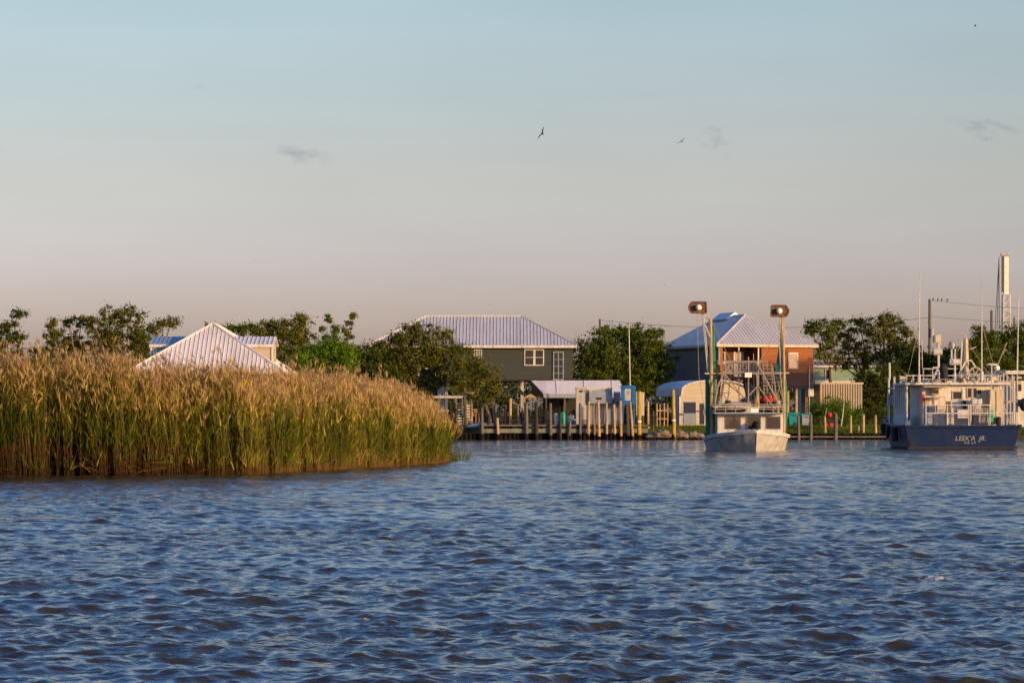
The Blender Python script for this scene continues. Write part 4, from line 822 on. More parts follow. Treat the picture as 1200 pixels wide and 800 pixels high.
# deck
b = MB(); dk_ = []
for s_ in st: dk_.append((s_[0], s_[-1]))
for (a, c), (a2, c2) in zip(dk_[:-1], dk_[1:]): b.add([(a[0], a[1], a[2]-.12), (c[0], c[1], c[2]-.12), (c2[0], c2[1], c2[2]-.12), (a2[0], a2[1], a2[2]-.12)], [(0, 1, 2, 3)])
b.build('deck', 'hull_grey', sk)
b = MB(); b.path([Vector(p[0])+Vector((0, 0, .02)) for p in st], .05, n=6); b.path([Vector(p[-1])+Vector((0, 0, .02)) for p in st], .05, n=6); b.build('gunwale', 'white_paint', sk)
# cabin (front wall split round three windows)
def P(px, py, dy): return B(px, py, dy)
cb = MB(); d0, d1 = -.6, 3.2
def panel(mb, px0, py0, px1, py1, D, th=.08): mb.pbox(px0, py0, px1, py1, D, th)
Df = 159.4
for a in ((841, 484.8, 916, 487.3), (841, 503, 916, 509), (841, 487.3, 849, 503), (868.5, 487.3, 873.5, 503), (892, 487.3, 897, 503), (915, 487.3, 917, 503)): panel(cb, *a, Df)
for px in (841, 916.2): x = B(px, 0, -.6).x; cb.box(x, x+.07, Df+.08, Df+2.9, .55, 2.0)
cb.build('cabin', 'white_paint', sk)
for a in ((849, 868.5), (873.5, 892), (897, 915)):
    f = MB(); panel(f, a[0], 487.3, a[1], 488.1, Df-.02, .05); panel(f, a[0], 502.2, a[1], 503, Df-.02, .05); panel(f, a[0], 488.1, a[0]+.8, 502.2, Df-.02, .05); panel(f, a[1]-.8, 488.1, a[1], 502.2, Df-.02, .05)
    o = f.build('window', 'blue_grey', sk); g_ = MB(); panel(g_, a[0]+.8, 488.1, a[1]-.8, 502.2, Df+.02, .01); g_.build('pane', 'window_glass' if 'window_glass' in M else 'glass_dark', o)
MB().pbox(837, 483, 919, 484.9, 158.5, 3.9).build('cabin_roof', 'blue_grey', sk, bevel=.03)
b = MB(); b.pbox(836, 476, 919, 477.3, 159.2, 3.4); b.build('upper_deck', 'galv', sk)
def tub(name, segs, r=.035, m='rig', parent=sk, n=6):
    b = MB()
    for s_ in segs: b.path([B(*p) for p in s_], r, n=n)
    return b.build(name, m, parent)
tub('roof_rail', [[(838, 483, -.8), (838, 473.5, -.8)], [(917, 483, -.8), (917, 473.5, -.8)], [(838, 474, -.8), (917, 474, -.8)], [(838, 479.5, -.8), (917, 479.5, -.8)]]+[[(x, 483, -.8), (x, 474, -.8)] for x in (850, 862, 895, 906)], .028)
tub('arch_frame', [[(836, 484, 0), (841, 452, 0), (849, 436, 0), (857, 424, 0), (886, 424, 0), (893, 436, 0), (913, 474, 0), (920, 484, 0)],
    [(842, 476, 1.2), (850, 440, 1.2), (858, 425, 1.2), (886, 424, 1.2)], [(842, 437.5, 0), (912, 437.5, 0)], [(838, 437.5, 1.2), (916, 437.5, 1.2)]], .05)
tub('truss', [[(848, 437, 0), (871, 465, 0)], [(852, 449, .5), (873, 466, .5)], [(877, 418, 0), (877, 475, 0)], [(878, 463, 0), (888, 452, 0), (886, 437, 0)], [(888, 452, 0), (905, 475, 0)],
    [(865, 452, 0), (870, 445, 0)], [(845, 476, 0), (850, 438, 0)], [(850, 437, 0), (856, 434, 0), (851, 430, 0)], [(886, 424, .6), (899, 455, .6), (910, 478, .6)], [(905, 428, 0), (911, 476, 0)], [(914, 438, 0), (918.5, 478, 0)], [(887, 437, 0), (887, 470, 0)]], .036)
tub('upper_rail', [[(840, 423, .3), (900, 423, .3)], [(840, 426, .3), (848, 423.5, .3)], [(866, 410, .4), (866, 437, .4)], [(899, 423, .3), (899, 476, .3)]], .028)
tub('ladder', [[(894, 425, .6), (896, 476, .6)], [(904, 425, .6), (906, 476, .6)]]+[[(894.2, y, .6), (904.5, y, .6)] for y in range(428, 476, 4)], .026)
tub('side_ladder', [[(907.5, 430, .9), (908.5, 476, .9)], [(916, 430, .9), (917, 476, .9)]]+[[(907.5, y, .9), (916.5, y, .9)] for y in range(432, 476, 5)], .026, 'green_net')
MB().pbox(873, 436.5, 881, 442, 159.6, .3).build('deck_light', 'ball_white', sk); MB().pbox(880, 478, 889, 483.2, 158.9, .3).build('name_light', 'ball_white', sk)
MB().pbox(875, 477.5, 880, 483, 158.9, .3).build('light_bracket', 'galv', sk)
MB().ball(B(862, 474.5, .6), .55, sx=1.7, sz=.35).build('folded_net', 'galv', sk); MB().ball(B(873, 472, .8), .22, sz=1.2).build('winch', 'black', sk)
MB().tube(B(868, 472, 1), B(878, 468, 1), .24, n=10).build('winch_drum', 'galv', sk)
b = MB().ball(B(898, 467, .5), .24, sx=1.25, sz=.95); b.ball(B(903, 469, .5), .17); b.build('buoy_bag', 'red', sk, smooth=True)
MB().ball(B(908, 466, .9), .18, sz=2.0).build('float', 'orange', sk, smooth=True)
b = MB().ball(B(887, 498, -1.1), .2, sz=1.1); b.tube(B(887, 503, -1.6), B(887, 496, -1.2), .1); b.ball(B(881, 501, -1.0), .13); b.build('bow_winch', 'black', sk)
b = MB()
for px, py in ((842, 481), (848, 480.5), (905, 481)): b.ball(B(px, py, 0), .16, sx=1.5)
b.build('gear_bundle', 'black', sk)
tub('bow_rail', [[(838, 510, .5), (838, 496, .5), (844, 486, .5)], [(831, 514, 1), (832, 490, 1)]], .03)
# outriggers
tub('port_outrigger', [[(834, 514, .6), (833.5, 440, .4), (832.5, 373, .2)]], .095, 'wood_warm', n=8)
tub('port_boom', [[(829.5, 440, .5), (826, 400, .3), (822.5, 366, .1)], [(831, 436, .5), (824, 366, .1)]]+[[(829.6-i*.9, 438-i*8, .45), (830.6-i*.85, 434-i*8, .45)] for i in range(8)], .034, 'galv')
tub('port_spreader', [[(823, 368, .1), (832.5, 374, .2)], [(826, 437.5, .4), (841, 437.5, .4)], [(832, 395, .2), (826, 381, .2)]], .05, 'galv')
tub('starboard_outrigger', [[(919, 510, .6), (918.8, 440, .4), (917.5, 372, .2)]], .075, 'wood_warm', n=8)
tub('starboard_boom', [[(915, 437, .5), (913.2, 400, .3), (914.5, 371, .1)], [(916.5, 437, .5), (916.5, 371, .1)]]+[[(914, 434-i*8, .45), (916.5, 430-i*8, .45)] for i in range(8)], .034, 'galv')
tub('starboard_spreader', [[(908, 437, .4), (925, 437, .4)], [(914.5, 371, .1), (917.5, 375, .2)]], .05, 'galv')
tub('stay', [[(833, 375, .2), (857, 424, 0)]], .014, 'rope'); tub('stay', [[(917, 375, .2), (890, 424, 0)]], .014, 'rope'); tub('stay', [[(817, 367, 0), (819, 440, .3), (829, 500, .6)]], .014, 'rope')
tub('inner_frame', [[(858, 424, .3), (852, 476, .6)], [(868, 424, .3), (866, 440, .3), (866, 476, .6)], [(836, 460, .2), (856, 460, .2)], [(892, 448, .2), (919, 448, .2)], [(842, 452, .3), (868, 444, .3)]], .03)
for q_ in ([(838, 478, .2), (853, 440, .2)], [(840, 441, 1), (852, 470, 1)], [(909, 440, .2), (918, 470, .2)], [(908, 470, .4), (917, 442, .4)], [(880, 424, .4), (870, 437, .4)]): tub('cross_brace', [q_], .022)
b = MB()
for i in range(14):
    u = i/13; p_ = B(872+u*8, 448+3*abs(u-.5), .9+.1*math.sin(u*20)); q_ = B(876+u*4.5, 470, .9+.1*math.cos(u*17)); b.tube(p_, q_, .06, .04, 5)
b.build('hanging_tarp', 'navy', sk)
b = MB()
for i in range(11): b.ball(B(845+i*5.6+rng.normal(0, 1), 481.6-rng.uniform(0, 1.6), .2), rng.uniform(.09, .16), 8, 5, sx=1.5)
b.build('stowed_gear', 'navy', sk)
for px, m_ in ((843, 'blue_grey'), (853, 'black'), (911, 'galv')): MB().lathe(B(px, 475.8, .4), [(.14, 0), (.17, .3), (.18, .31), (.1, .32)], 10).build('bucket', m_, sk)
b = MB()
for i in range(9): b.path([B(838+i*.7, 424+i*.5, .7), B(840+i*.6, 446, .7+.05*i), B(838.5+i*.5, 474, .8)], .02, n=4)
b.build('net_webbing', 'wood_dark', sk)
tub('antenna', [[(884, 483, .9), (883, 414, .9)]], .014, 'white_paint')
def drape(name, pts, w0, w1, m='green_net'):
    b = MB(); n_ = len(pts)
    vs = []; fs = []
    for i, p in enumerate(pts):
        t = i/(n_-1); w = w0+(w1-w0)*t; c = B(*p)
        for k in range(9):
            a = 2*math.pi*k/9; rr = w*(1+.35*math.sin(3*a+i)+rng.normal(0, .06)); vs.append((c.x+rr*math.cos(a), c.y+rr*.8*math.sin(a), c.z))
    for i in range(n_-1):
        for k in range(9): fs.append((i*9+k, i*9+(k+1) % 9, (i+1)*9+(k+1) % 9, (i+1)*9+k))
    b.add(vs, fs+[tuple(range(9)), tuple(range(9*(n_-1), 9*n_))]); return b.build(name, m, sk)
drape('port_net', [(835.6, 380, .6), (836, 400, .6), (836.5, 420, .6), (837, 440, .6), (836, 470, .6), (835.5, 512, .6)], .05, .13)
drape('port_boom_net', [(825, 405, .7), (827, 425, .7), (828.5, 450, .7), (829.5, 480, .7), (831, 514, .8)], .05, .16)
drape('starboard_net', [(915, 380, .6), (915, 395, .6), (914.5, 410, .6), (914, 424, .6), (913.5, 435, .6)], .08, .19)
drape('starboard_lower_net', [(920, 440, .8), (921, 460, .8), (920.5, 490, .8), (920, 505, .8)], .05, .1)
def door(name, px, py, flip):
    c = B(px, py); s_ = 160/F; o = MB()
    pts = [(-10.5, -1), (-7, -6.5), (10, -6.5), (10.5, 6), (-7.5, 6), (-9.5, 3)]
    poly = [(c.x+flip*x*s_, c.y, c.z-y*s_) for x, y in pts]
    if flip < 0: poly = poly[::-1]
    o.prism(poly, (0, .07, 0))
    for (x0, y0), (x1, y1) in zip(pts, pts[1:]+pts[:1]): o.tube((c.x+flip*x0*s_, c.y-.02, c.z-y0*s_), (c.x+flip*x1*s_, c.y-.02, c.z-y1*s_), .045)
    for yy in (-2.2, 2.2): o.tube((c.x-flip*8*s_, c.y-.03, c.z-yy*s_), (c.x+flip*10*s_, c.y-.03, c.z-yy*s_), .03)
    d_ = o.build(name, 'brown_board', sk); MB().ball((c.x+flip*1.0*s_, c.y-.22, c.z), .17, 14, 8).build('lamp', 'ball_white', d_, smooth=True)
door('port_board', 817.5, 360.5, 1); door('starboard_board', 914, 364.5, -1)
tub('starboard_hanger', [[(914.5, 371, .1), (914, 364, .1)]], .09, 'galv')
# registration marks on the bow
def text(body, loc, size, m, parent, rz=0, name='lettering', rx=90):
    cu = bpy.data.curves.new(name, 'FONT'); cu.body = body; cu.size = size; cu.extrude = .004; cu.align_x = 'CENTER'; cu.shear = .25
    o = bpy.data.objects.new(name, cu); C.objects.link(o)
    dg = bpy.context.evaluated_depsgraph_get(); me = bpy.data.meshes.new_from_object(o.evaluated_get(dg)); bpy.data.objects.remove(o)
    me.materials.clear(); me.materials.append(M[m]); o = bpy.data.objects.new(name, me); C.objects.link(o)
    o.parent = parent; (lx, ly, lz), _ = INFO[parent]; o.location = (loc[0]-lx, loc[1]-ly, loc[2]-lz); o.rotation_euler = (R(rx), 0, rz); return o
# small dark marks on both sides of the bow, laid on the hull skin
ho = [o for o in sk.children if o.name.startswith('hull')][0]; bpy.context.view_layer.update(); im = ho.matrix_world.inverted()
b = MB()
def onhull(px, py):
    d = Vector(((px-600)/F, 1, (YH-py)/F)).normalized(); ok, p, nn, _ = ho.ray_cast(im @ Vector((0, 0, H0)), d); return (ho.matrix_world @ p-d*.012) if ok else None
for x0, y0, dx, dy in ((852, 515.6, 1.6, -1.8), (854.2, 515.3, 1.2, -1.2), (856.6, 515.0, 1.6, -1.3), (859, 514.7, 1.4, -1.5), (861.4, 514.3, 1.8, -.6), (864, 513.6, 1.4, -1.4), (867, 511, 1.6, -.8), (870, 510.4, 1.5, -.9),
                       (898, 510.5, 1.5, -1.1), (900.5, 510.3, 1.2, -1.4), (903, 510.8, 1.6, -.9), (907, 512.3, 1.4, -1), (909.5, 512.8, 1.5, -1)):
    a_, c_ = onhull(x0, y0), onhull(x0+dx, y0+dy)
    if a_ and c_ and (a_-c_).length < .6: b.tube(a_, c_, .012, n=4)
b.build('name_marks', 'black', sk)
# fisherman at the helm
def person(root_loc, label, shirt, facing=0):
    t = thing('person', label, 'person', root_loc)
    vs = [(0, 0, .95), (0, 0, 1.18), (0, 0, 1.42), (0, 0, 1.52), (0, -.01, 1.66), (0, -.01, 1.76), (.2, 0, 1.42), (.25, -.05, 1.15), (.2, -.28, 1.08), (.18, -.36, 1.09), (-.2, 0, 1.42), (-.26, -.04, 1.15), (-.2, -.26, 1.1), (-.18, -.34, 1.11),
          (.1, 0, .9), (.11, -.02, .5), (.12, 0, .08), (.12, -.14, .04), (-.1, 0, .9), (-.11, -.02, .5), (-.12, 0, .08), (-.12, -.14, .04)]
    es = [(0, 1), (1, 2), (2, 3), (3, 4), (4, 5), (2, 6), (6, 7), (7, 8), (8, 9), (2, 10), (10, 11), (11, 12), (12, 13), (0, 14), (14, 15), (15, 16), (16, 17), (0, 18), (18, 19), (19, 20), (20, 21)]
    rr = [.15, .14, .15, .06, .1, .085, .07, .05, .035, .04, .07, .05, .035, .04, .1, .07, .05, .045, .1, .07, .05, .045]
    me = bpy.data.meshes.new('body'); me.from_pydata(vs, es, []); o = bpy.data.objects.new('body', me); C.objects.link(o)
    sm = o.modifiers.new('skin', 'SKIN'); 
    for i, v in enumerate(me.skin_vertices[0].data): v.radius = (rr[i], rr[i]); v.use_root = (i == 0)
    ss = o.modifiers.new('sub', 'SUBSURF'); ss.levels = 2; ss.render_levels = 2
    dg = bpy.context.evaluated_depsgraph_get(); m2 = bpy.data.meshes.new_from_object(o.evaluated_get(dg)); bpy.data.objects.remove(o)
    m2.materials.clear()
    for q in ('skin', shirt, 'black'): m2.materials.append(M[q])
    for p in m2.polygons:
        c = p.center; p.material_index = 2 if c.z < .95 else (1 if c.z < 1.5 and not (c.y < -.18) else 0); p.use_smooth = True
    o = bpy.data.objects.new('body', m2); C.objects.link(o); o.parent = t
    MB().ball((0, .02, 1.74), .12, 12, 8, sz=.7).build('hair', 'black', t, local=True, smooth=True); MB().ball((0, -.115, 1.68), .018).build('nose', 'skin', t, local=True)
    return t
wg = bpy.data.materials.new('window_glass'); wg.use_nodes = True; q = wg.node_tree; q.nodes.clear()
gl = N(q, 'ShaderNodeBsdfGlossy'); gl.inputs['Roughness'].default_value = .03; tp = N(q, 'ShaderNodeBsdfTransparent'); tp.inputs[0].default_value = (.30, .34, .38, 1)
mx = N(q, 'ShaderNodeMixShader'); mx.inputs[0].default_value = .18; q.links.new(tp.outputs[0], mx.inputs[1]); q.links.new(gl.outputs[0], mx.inputs[2]); oo = N(q, 'ShaderNodeOutputMaterial'); q.links.new(mx.outputs[0], oo.inputs[0]); M['window_glass'] = wg
for o in sk.children_recursive:
    if o.name.startswith('pane'): o.data.materials.clear(); o.data.materials.append(wg)
person((B(861, 0, 0).x, 160.6, .12), 'person in a red shirt at the helm behind the left window of the skiff', 'red')

# blue workboat: transom towards the viewer
D = 165; bw = thing('workboat', 'blue hulled white workboat moored stern on at the right edge', 'workboat', (25.6, 165, 0))
def Bb(px, py, dy=0): return B(px, py, dy, 165)
xl, xr = Bb(1062, 0).x, Bb(1194, 0).x; cx = (xl+xr)/2; hb0 = (xr-xl)/2
b = MB(); st = []; NS = 14; Lb = 16
for i in range(NS+1):
    t = i/NS; y = 165+t*Lb; hb = hb0*(1-max(0, (t-.5)/.5)**2.2) if t < 1 else .05; hb = max(hb, .05)
    zs = 1.33+1.0*max(0, t-.3)**1.6*1.6
    row = [(hb*.80, -.5), (hb*.90, .0), (hb*.92, .1), (hb*.97, zs*.5), (hb, zs-.14), (hb*1.025, zs-.13), (hb*1.025, zs)]
    full = [(-a, z) for a, z in row[::-1]]+row
    st.append([(cx+a, y, z) for a, z in full])
n = len(st[0]); b.add([p for s_ in st for p in s_], [])
rows = [2, 2, 0, 0, 1, 3, 3, 3, 1, 0, 0, 2, 2]; rows = [0, 0, 0, 0, 1, 1, 1, 1, 1, 0, 0, 0, 0]
for i in range(NS):
    for j in range(n-1): b.f.append([i*n+j, i*n+j+1, (i+1)*n+j+1, (i+1)*n+j]); b.m.append(rows[j])
b.f.append([j for j in range(n)]); b.m.append(0)
b.build('hull', ['hull_blue', 'waterline'], bw)
b = MB().box(xl+.1, xr-.1, 164.95, 164.995, .02, .13); b.build('boot_stripe', 'waterline', bw)
b = MB(); 
for i in range(NS): 
    a, c, a2, c2 = st[i][0], st[i][-1], st[i+1][0], st[i+1][-1]
    b.add([(a[0], a[1], a[2]-.45), (c[0], c[1], c[2]-.45), (c2[0], c2[1], c2[2]-.45), (a2[0], a2[1], a2[2]-.45)], [(0, 1, 2, 3)])
b.build('deck', 'galv', bw)
b = MB().box(xl-.08, xr+.08, 164.86, 165.0-.008, 1.22, 1.36); b.path([Vector(p[0])+Vector((-.03, 0, 0)) for p in st], .08, n=6); b.path([Vector(p[-1])+Vector((.03, 0, 0)) for p in st], .08, n=6); b.build('rub_rail', 'hull_blue', bw)
text("LEEK'A  JR.", (Bb(1137, 0).x, 164.97, Bb(0, 516).z), .38, 'letter', bw)
text("V.A. LA", (Bb(1136, 0).x, 164.97, Bb(0, 519.8).z), .22, 'letter', bw)
# white anchor guard plates near the bow, left
b = MB(); b.add([st[9][0], st[10][0], tuple(Vector(st[10][0])+Vector((.1, 0, -.9))), tuple(Vector(st[9][0])+Vector((.1, 0, -.9)))], []); 
MB().tube(Vector(st[8][0])+Vector((-.12, 0, -.1)), Vector(st[8][0])+Vector((-.05, 0, -.8)), .17, n=10).build('fender', 'black', bw)
MB().tube(Vector(st[3][0])+Vector((-.14, 0, -.1)), Vector(st[3][0])+Vector((-.08, 0, -.9)), .2, n=10).build('fender', 'black', bw)
MB().prism([(st[11][0][0]-.05, st[11][0][1], 1.9), (st[12][0][0]-.03, st[12][0][1], 2.0), (st[12][0][0]+.15, st[12][0][1], .3), (st[11][0][0]+.05, st[11][0][1], .3)], (-.04, 0, 0)).build('bow_plate', 'hull_white', bw)
# deckhouse
Dh = 167.3; zrf = B(0, 451, 0, Dh).z
def q(name, px0, py0, px1, py1, dy, dep, m, par=None, bev=0): return MB().pbox(px0, py0, px1, py1, Dh+dy, dep).build(name, m, par or bw, bevel=bev)
xa, xb = B(1081, 0, 0, Dh).x, B(1174.5, 0, 0, Dh).x
dh = MB(); dh.box(xa, xb, Dh, Dh+5.2, .88, zrf-.02); dho = dh.build('deckhouse', 'white_paint', bw)
xs0 = B(1062.5, 0, 0, Dh).x
MB().box(xs0, xs0+.05, Dh+.5, Dh+5, 1.2, 2.0).build('side_boards', 'hull_white', bw)
b = MB()
for i in range(5): b.box(xs0-.03, xs0-.005, Dh+.5, Dh+5, 1.55+i*.16, 1.60+i*.16)
b.build('side_rails', 'hull_white', bw)
for i, y in enumerate(np.linspace(Dh-.1, Dh+5, 7)): MB().tube((xs0, y, 1.0), (xs0, y, zrf), .05, n=6).build('roof_post', 'hull_white', bw)
b = MB()
for i in range(4): b.box(xs0+.02, xs0+.06, Dh+.3+i*.5, Dh+.65+i*.5, 1.6, zrf-.3)
b.build('side_slats', 'hull_white', bw)
MB().box(xs0-.15, xb+.35, Dh-.5, Dh+5.3, zrf, zrf+.14).build('roof', 'hull_white', bw, bevel=.03)
def bwin(px0, py0, px1, py1):
    f = MB(); e_ = 1.2
    f.pbox(px0-e_, py0-e_, px1+e_, py0, Dh-.05, .047); f.pbox(px0-e_, py1, px1+e_, py1+e_, Dh-.05, .047); f.pbox(px0-e_, py0, px0, py1, Dh-.05, .047); f.pbox(px1, py0, px1+e_, py1, Dh-.05, .047)
    o = f.build('window', 'galv', bw); MB().pbox(px0, py0, px1, py1, Dh-.02, .015).build('pane', 'glass_dark', o)
bwin(1117, 459, 1127, 467); bwin(1134, 455, 1138.5, 465.5); bwin(1140.7, 455, 1144.5, 465.5)
d_ = q('door', 1147.5, 456, 1156, 493, -.04, .035, 'cream'); q('door_handle', 1154, 475, 1155, 476, -.08, .035, 'black', d_)
q('air_conditioner', 1092, 455, 1101, 462.5, -.3, .28, 'galv', bev=.02); q('grille', 1093.2, 456.5, 1099.8, 461, -.33, .025, 'dark_shade')
q('corner_locker', 1160, 456, 1175, 496, -.7, .68, 'cream', bev=.02); q('locker_gap', 1167, 458, 1167.6, 495, -.72, .018, 'dark_shade')
q('life_ring_box', 1081, 462, 1083.5, 471, -.15, .14, 'red')
q('cooler', 1122, 481, 1136, 490, -1.4, .7, 'hull_white', bev=.04); q('cooler_lid', 1121.7, 479.6, 1136.3, 480.9, -1.42, .74, 'hull_white', bev=.02)
q('bait_tank', 1139, 467, 1151, 473.5, -.9, .5, 'hull_white', bev=.04); q('tank_stand', 1140, 473.7, 1150, 495, -.85, .4, 'galv')
q('shelf_unit', 1094, 464, 1109, 466, -.8, .5, 'cream')
for px in (1094.5, 1107.5): q('shelf_leg', px, 466.2, px+1, 496, -.6, .1, 'cream')
q('net_box', 1098, 474, 1107, 483, -.85, .5, 'cream', bev=.03); q('gas_bottle', 1160.5, 480, 1164, 494, -1.3, .2, 'barrel_green')
def tb(name, segs, r=.03, m='hull_white'):
    b = MB()
    for s_ in segs: b.path([Bb(*p) for p in s_], r, n=6)
    return b.build(name, m, bw)
tb('stern_rail', [[(1085, 484, .2), (1192, 484, .2)], [(1085, 474.5, .2), (1160, 474.5, .2)]]+[[(x, 500, .2), (x, 474 if x < 1162 else 483, .2)] for x in (1085, 1110, 1135, 1160, 1176, 1191)], .032)
tb('net_slats', [[(x, 495, 1), (x, 478, 1)] for x in range(1139, 1160, 2)], .025, 'galv')
tb('side_frame', [[(1176, 500, 3), (1176, 437, 3)], [(1184, 500, 3), (1184, 445, 3)], [(1168, 447, 3), (1190, 447, 3)], [(1176, 470, 3), (1192, 470, 3)], [(1178, 447, 3), (1186, 455, 3)]], .04, 'galv')
tb('side_post', [[(1188, 500, 5), (1188, 440, 5)]], .04, 'galv'); tb('side_post', [[(1172, 492, 2), (1172, 440, 2)]], .04, 'galv')
# flybridge
z1 = 449
tb('roof_rail', [[(1062, 440, 2.2), (1175, 440, 2.2)], [(1082, 432, 2.2), (1122, 432, 2.2)]]+[[(x, 449, 2.2), (x, 439 if x not in (1082, 1093, 1105, 1119) else 431.5, 2.2)] for x in (1062, 1070, 1082, 1093, 1105, 1119, 1134, 1147, 1154, 1162, 1170)], .03)
q('bridge_console', 1119, 437, 1135, 446, .8, .9, 'cream', bev=.03); q('bridge_deck', 1084, 446, 1165, 448.4, .4, 3.5, 'hull_white'); q('bridge_seat', 1160, 441, 1170, 446, .8, .8, 'cream', bev=.03)
tb('port_radar_mast', [[(1100, 447, 3), (1099.5, 403, 3)], [(1092, 446, 3), (1099, 432, 3)], [(1093, 431, 3), (1105, 431, 3)]], .07)
MB().tube(Bb(1094, 412, 3), Bb(1104, 412, 3), .2, n=12).build('radar_array', 'hull_white', bw); MB().tube(Bb(1096.5, 401, 3), Bb(1096.5, 393, 3), .18, n=10).build('light_housing', 'galv', bw); MB().pbox(1098.5, 392, 1103, 404, 168.2, .3).build('horn_box', 'cream', bw)
tb('center_radar_mast', [[(1119, 446, 3), (1119, 409, 3)], [(1125, 446, 3), (1127, 408, 3), (1126.5, 400, 3)], [(1124, 438, 3), (1131, 424, 3), (1138, 422, 3), (1143, 430, 3)]], .05)
MB().tube(Bb(1113, 424, 3), Bb(1125, 424, 3), .2, n=12).build('radar_array', 'hull_white', bw); MB().ball(Bb(1115, 405, 3), .2, sz=1.2).build('search_light', 'galv', bw, smooth=True); MB().pbox(1112.5, 402.5, 1118, 404.5, 168, .25).build('light_hood', 'black', bw)
tb('light_pole', [[(1115, 424, 3), (1115, 409, 3)]], .05)
MB().tube(Bb(1132.5, 446, 3.4), Bb(1132, 397, 3.4), .17, .13, n=10).build('exhaust_stack', 'cream', bw); MB().tube(Bb(1129.6, 430, 3.4), Bb(1129.9, 400, 3.4), .07, .06, n=8).build('exhaust_pipe', 'cream', bw)
tb('wind_arm', [[(1121, 392, 3.4), (1133, 393, 3.4)], [(1136, 409, 3.4), (1144, 406.5, 3.4)], [(1132, 398, 3.4), (1132, 393, 3.4)]], .035, 'galv')
b = MB()
for i in range(18):
    a, c = 2*math.pi*i/18, 2*math.pi*(i+1)/18
    for rr in (7.5,): b.tube(Bb(1143+rr*math.cos(a), 438+rr*math.sin(a), 2.6), Bb(1143+rr*math.cos(c), 438+rr*math.sin(c), 2.6), .05)
for i in range(6): a = math.pi*i/3; b.tube(Bb(1143, 438, 2.6), Bb(1143+7.5*math.cos(a), 438+7.5*math.sin(a), 2.6), .035)
b.build('net_reel', 'galv', bw)
b = MB().ball(Bb(1105.5, 432, 2), .28, sx=.9, sz=1.1); b.ball(Bb(1106.5, 440, 2), .3, sx=.8, sz=1.5); b.tube(Bb(1105.5, 436, 2), Bb(1106, 450, 2), .14); b.build('tarp_covered_motor', 'black', bw)
for px, y0, y1, lean, dy in ((1077, 318, 446, 1.2, 1.5), (1150.5, 322, 448, 0, 1.5)):
    b = MB(); b.path([Bb(px, y1, dy), Bb(px+lean*.2, (y0+y1)/2, dy), Bb(px+lean, y0, dy)], .045, .012, n=6); b.build('whip_antenna', 'white_paint', bw)
tb('thin_antenna', [[(1081, 432, 2.2), (1080.3, 398, 2.2)]], .02)
for px, y_ in ((1150.7, 446), (1077, 449)): MB().tube(Bb(px, y_, 1.5), Bb(px, y_-10.5, 1.5), .09).build('antenna_base', 'hull_white', bw)
tb('rigging_stay', [[(1164, 440, 3.5), (1180, 401, 3.5)]], .03, 'rope')
MB().ball(Bb(1162, 427, 3), .18, sx=2, sz=.4).build('satellite_dish', 'hull_white', bw, smooth=True); tb('dish_pole', [[(1162, 446, 3), (1162, 428, 3)]], .04)
MB().ball(Bb(1168.5, 431, 3), .16).build('search_light', 'ball_white', bw, smooth=True)
tb('side_posts', [[(1041.5, 505, 10), (1041.5, 442, 10)], [(1048, 500, 9), (1048, 441, 9)], [(1042.5, 445, 9), (1042.3, 425, 9)], [(1055, 449, 8), (1055, 440, 8)], [(1040.5, 470, 10), (1048.5, 470, 9)], [(1041, 455, 10), (1048, 455, 9)]], .06, 'hull_white')
MB().pbox(1055, 441, 1062, 447, 172, .6).build('roof_box', 'cream', bw)
MB().pbox(1041, 462, 1047, 475, 173, .5).build('deck_locker', 'galv', bw)
q('fish_box', 1085.5, 485, 1092.5, 497, -1.2, .6, 'blue_grey', bev=.03); q('fish_box', 1110, 484.5, 1118, 497, -1.3, .6, 'galv', bev=.03); q('dark_bin', 1140, 486, 1147, 497, -1.6, .5, 'navy', bev=.03); q('net_heap', 1168.5, 488, 1173.5, 499, -1.2, .5, 'black', bev=.08)
q('wall_stain_board', 1084, 466, 1089, 496, -.06, .05, 'tan_siding'); q('hatch', 1109, 470, 1114.5, 492, -.05, .04, 'wood_grey'); q('shade_awning', 1083, 452.6, 1112, 453.6, -1.3, 1.25, 'galv'); q('sink_panel', 1128.5, 469, 1132.5, 479, -.12, .1, 'dark_shade'); q('coil', 1146, 457, 1150, 461, -.14, .09, 'black')
for i, (a_, c_, e_) in enumerate((((1162, 449, 1), (1158, 500, .6), .022), ((1166, 430, 3), (1188, 447, 4), .02), ((1150.5, 380, 1.5), (1170, 448, 1.5), .012), ((1077.5, 380, 1.5), (1062, 448, 2.4), .012), ((1132, 398, 3.4), (1160, 440, 3), .014), ((1132, 398, 3.4), (1100, 440, 3), .014), ((1180, 440, 4), (1180, 500, 4), .045), ((1169, 452, 3.5), (1183, 496, 3.5), .03), ((1168, 480, 2.6), (1192, 466, 2.6), .03))): tb('rigging', [[a_, c_]], e_, 'galv' if e_ > .02 else 'rope')
tb('roof_rack', [[(1068, 444.5, 1.6), (1118, 444.5, 1.6)], [(1068, 444.5, 3.6), (1118, 444.5, 3.6)]]+[[(x, 449, 1.6), (x, 444.5, 1.6), (x, 444.5, 3.6)] for x in range(1068, 1119, 10)], .022, 'galv')
for px, y_, r_, m_ in ((1086, 447, .2, 'blue_grey'), (1128, 447.5, .17, 'wood_warm'), (1155, 446.5, .2, 'galv')): c_ = Bb(px, y_, 2.6); MB().lathe(c_-Vector((0, 0, .12)), [(r_*.8, 0), (r_, .3), (r_*.9, .34)], 10).build('roof_tub', m_, bw)
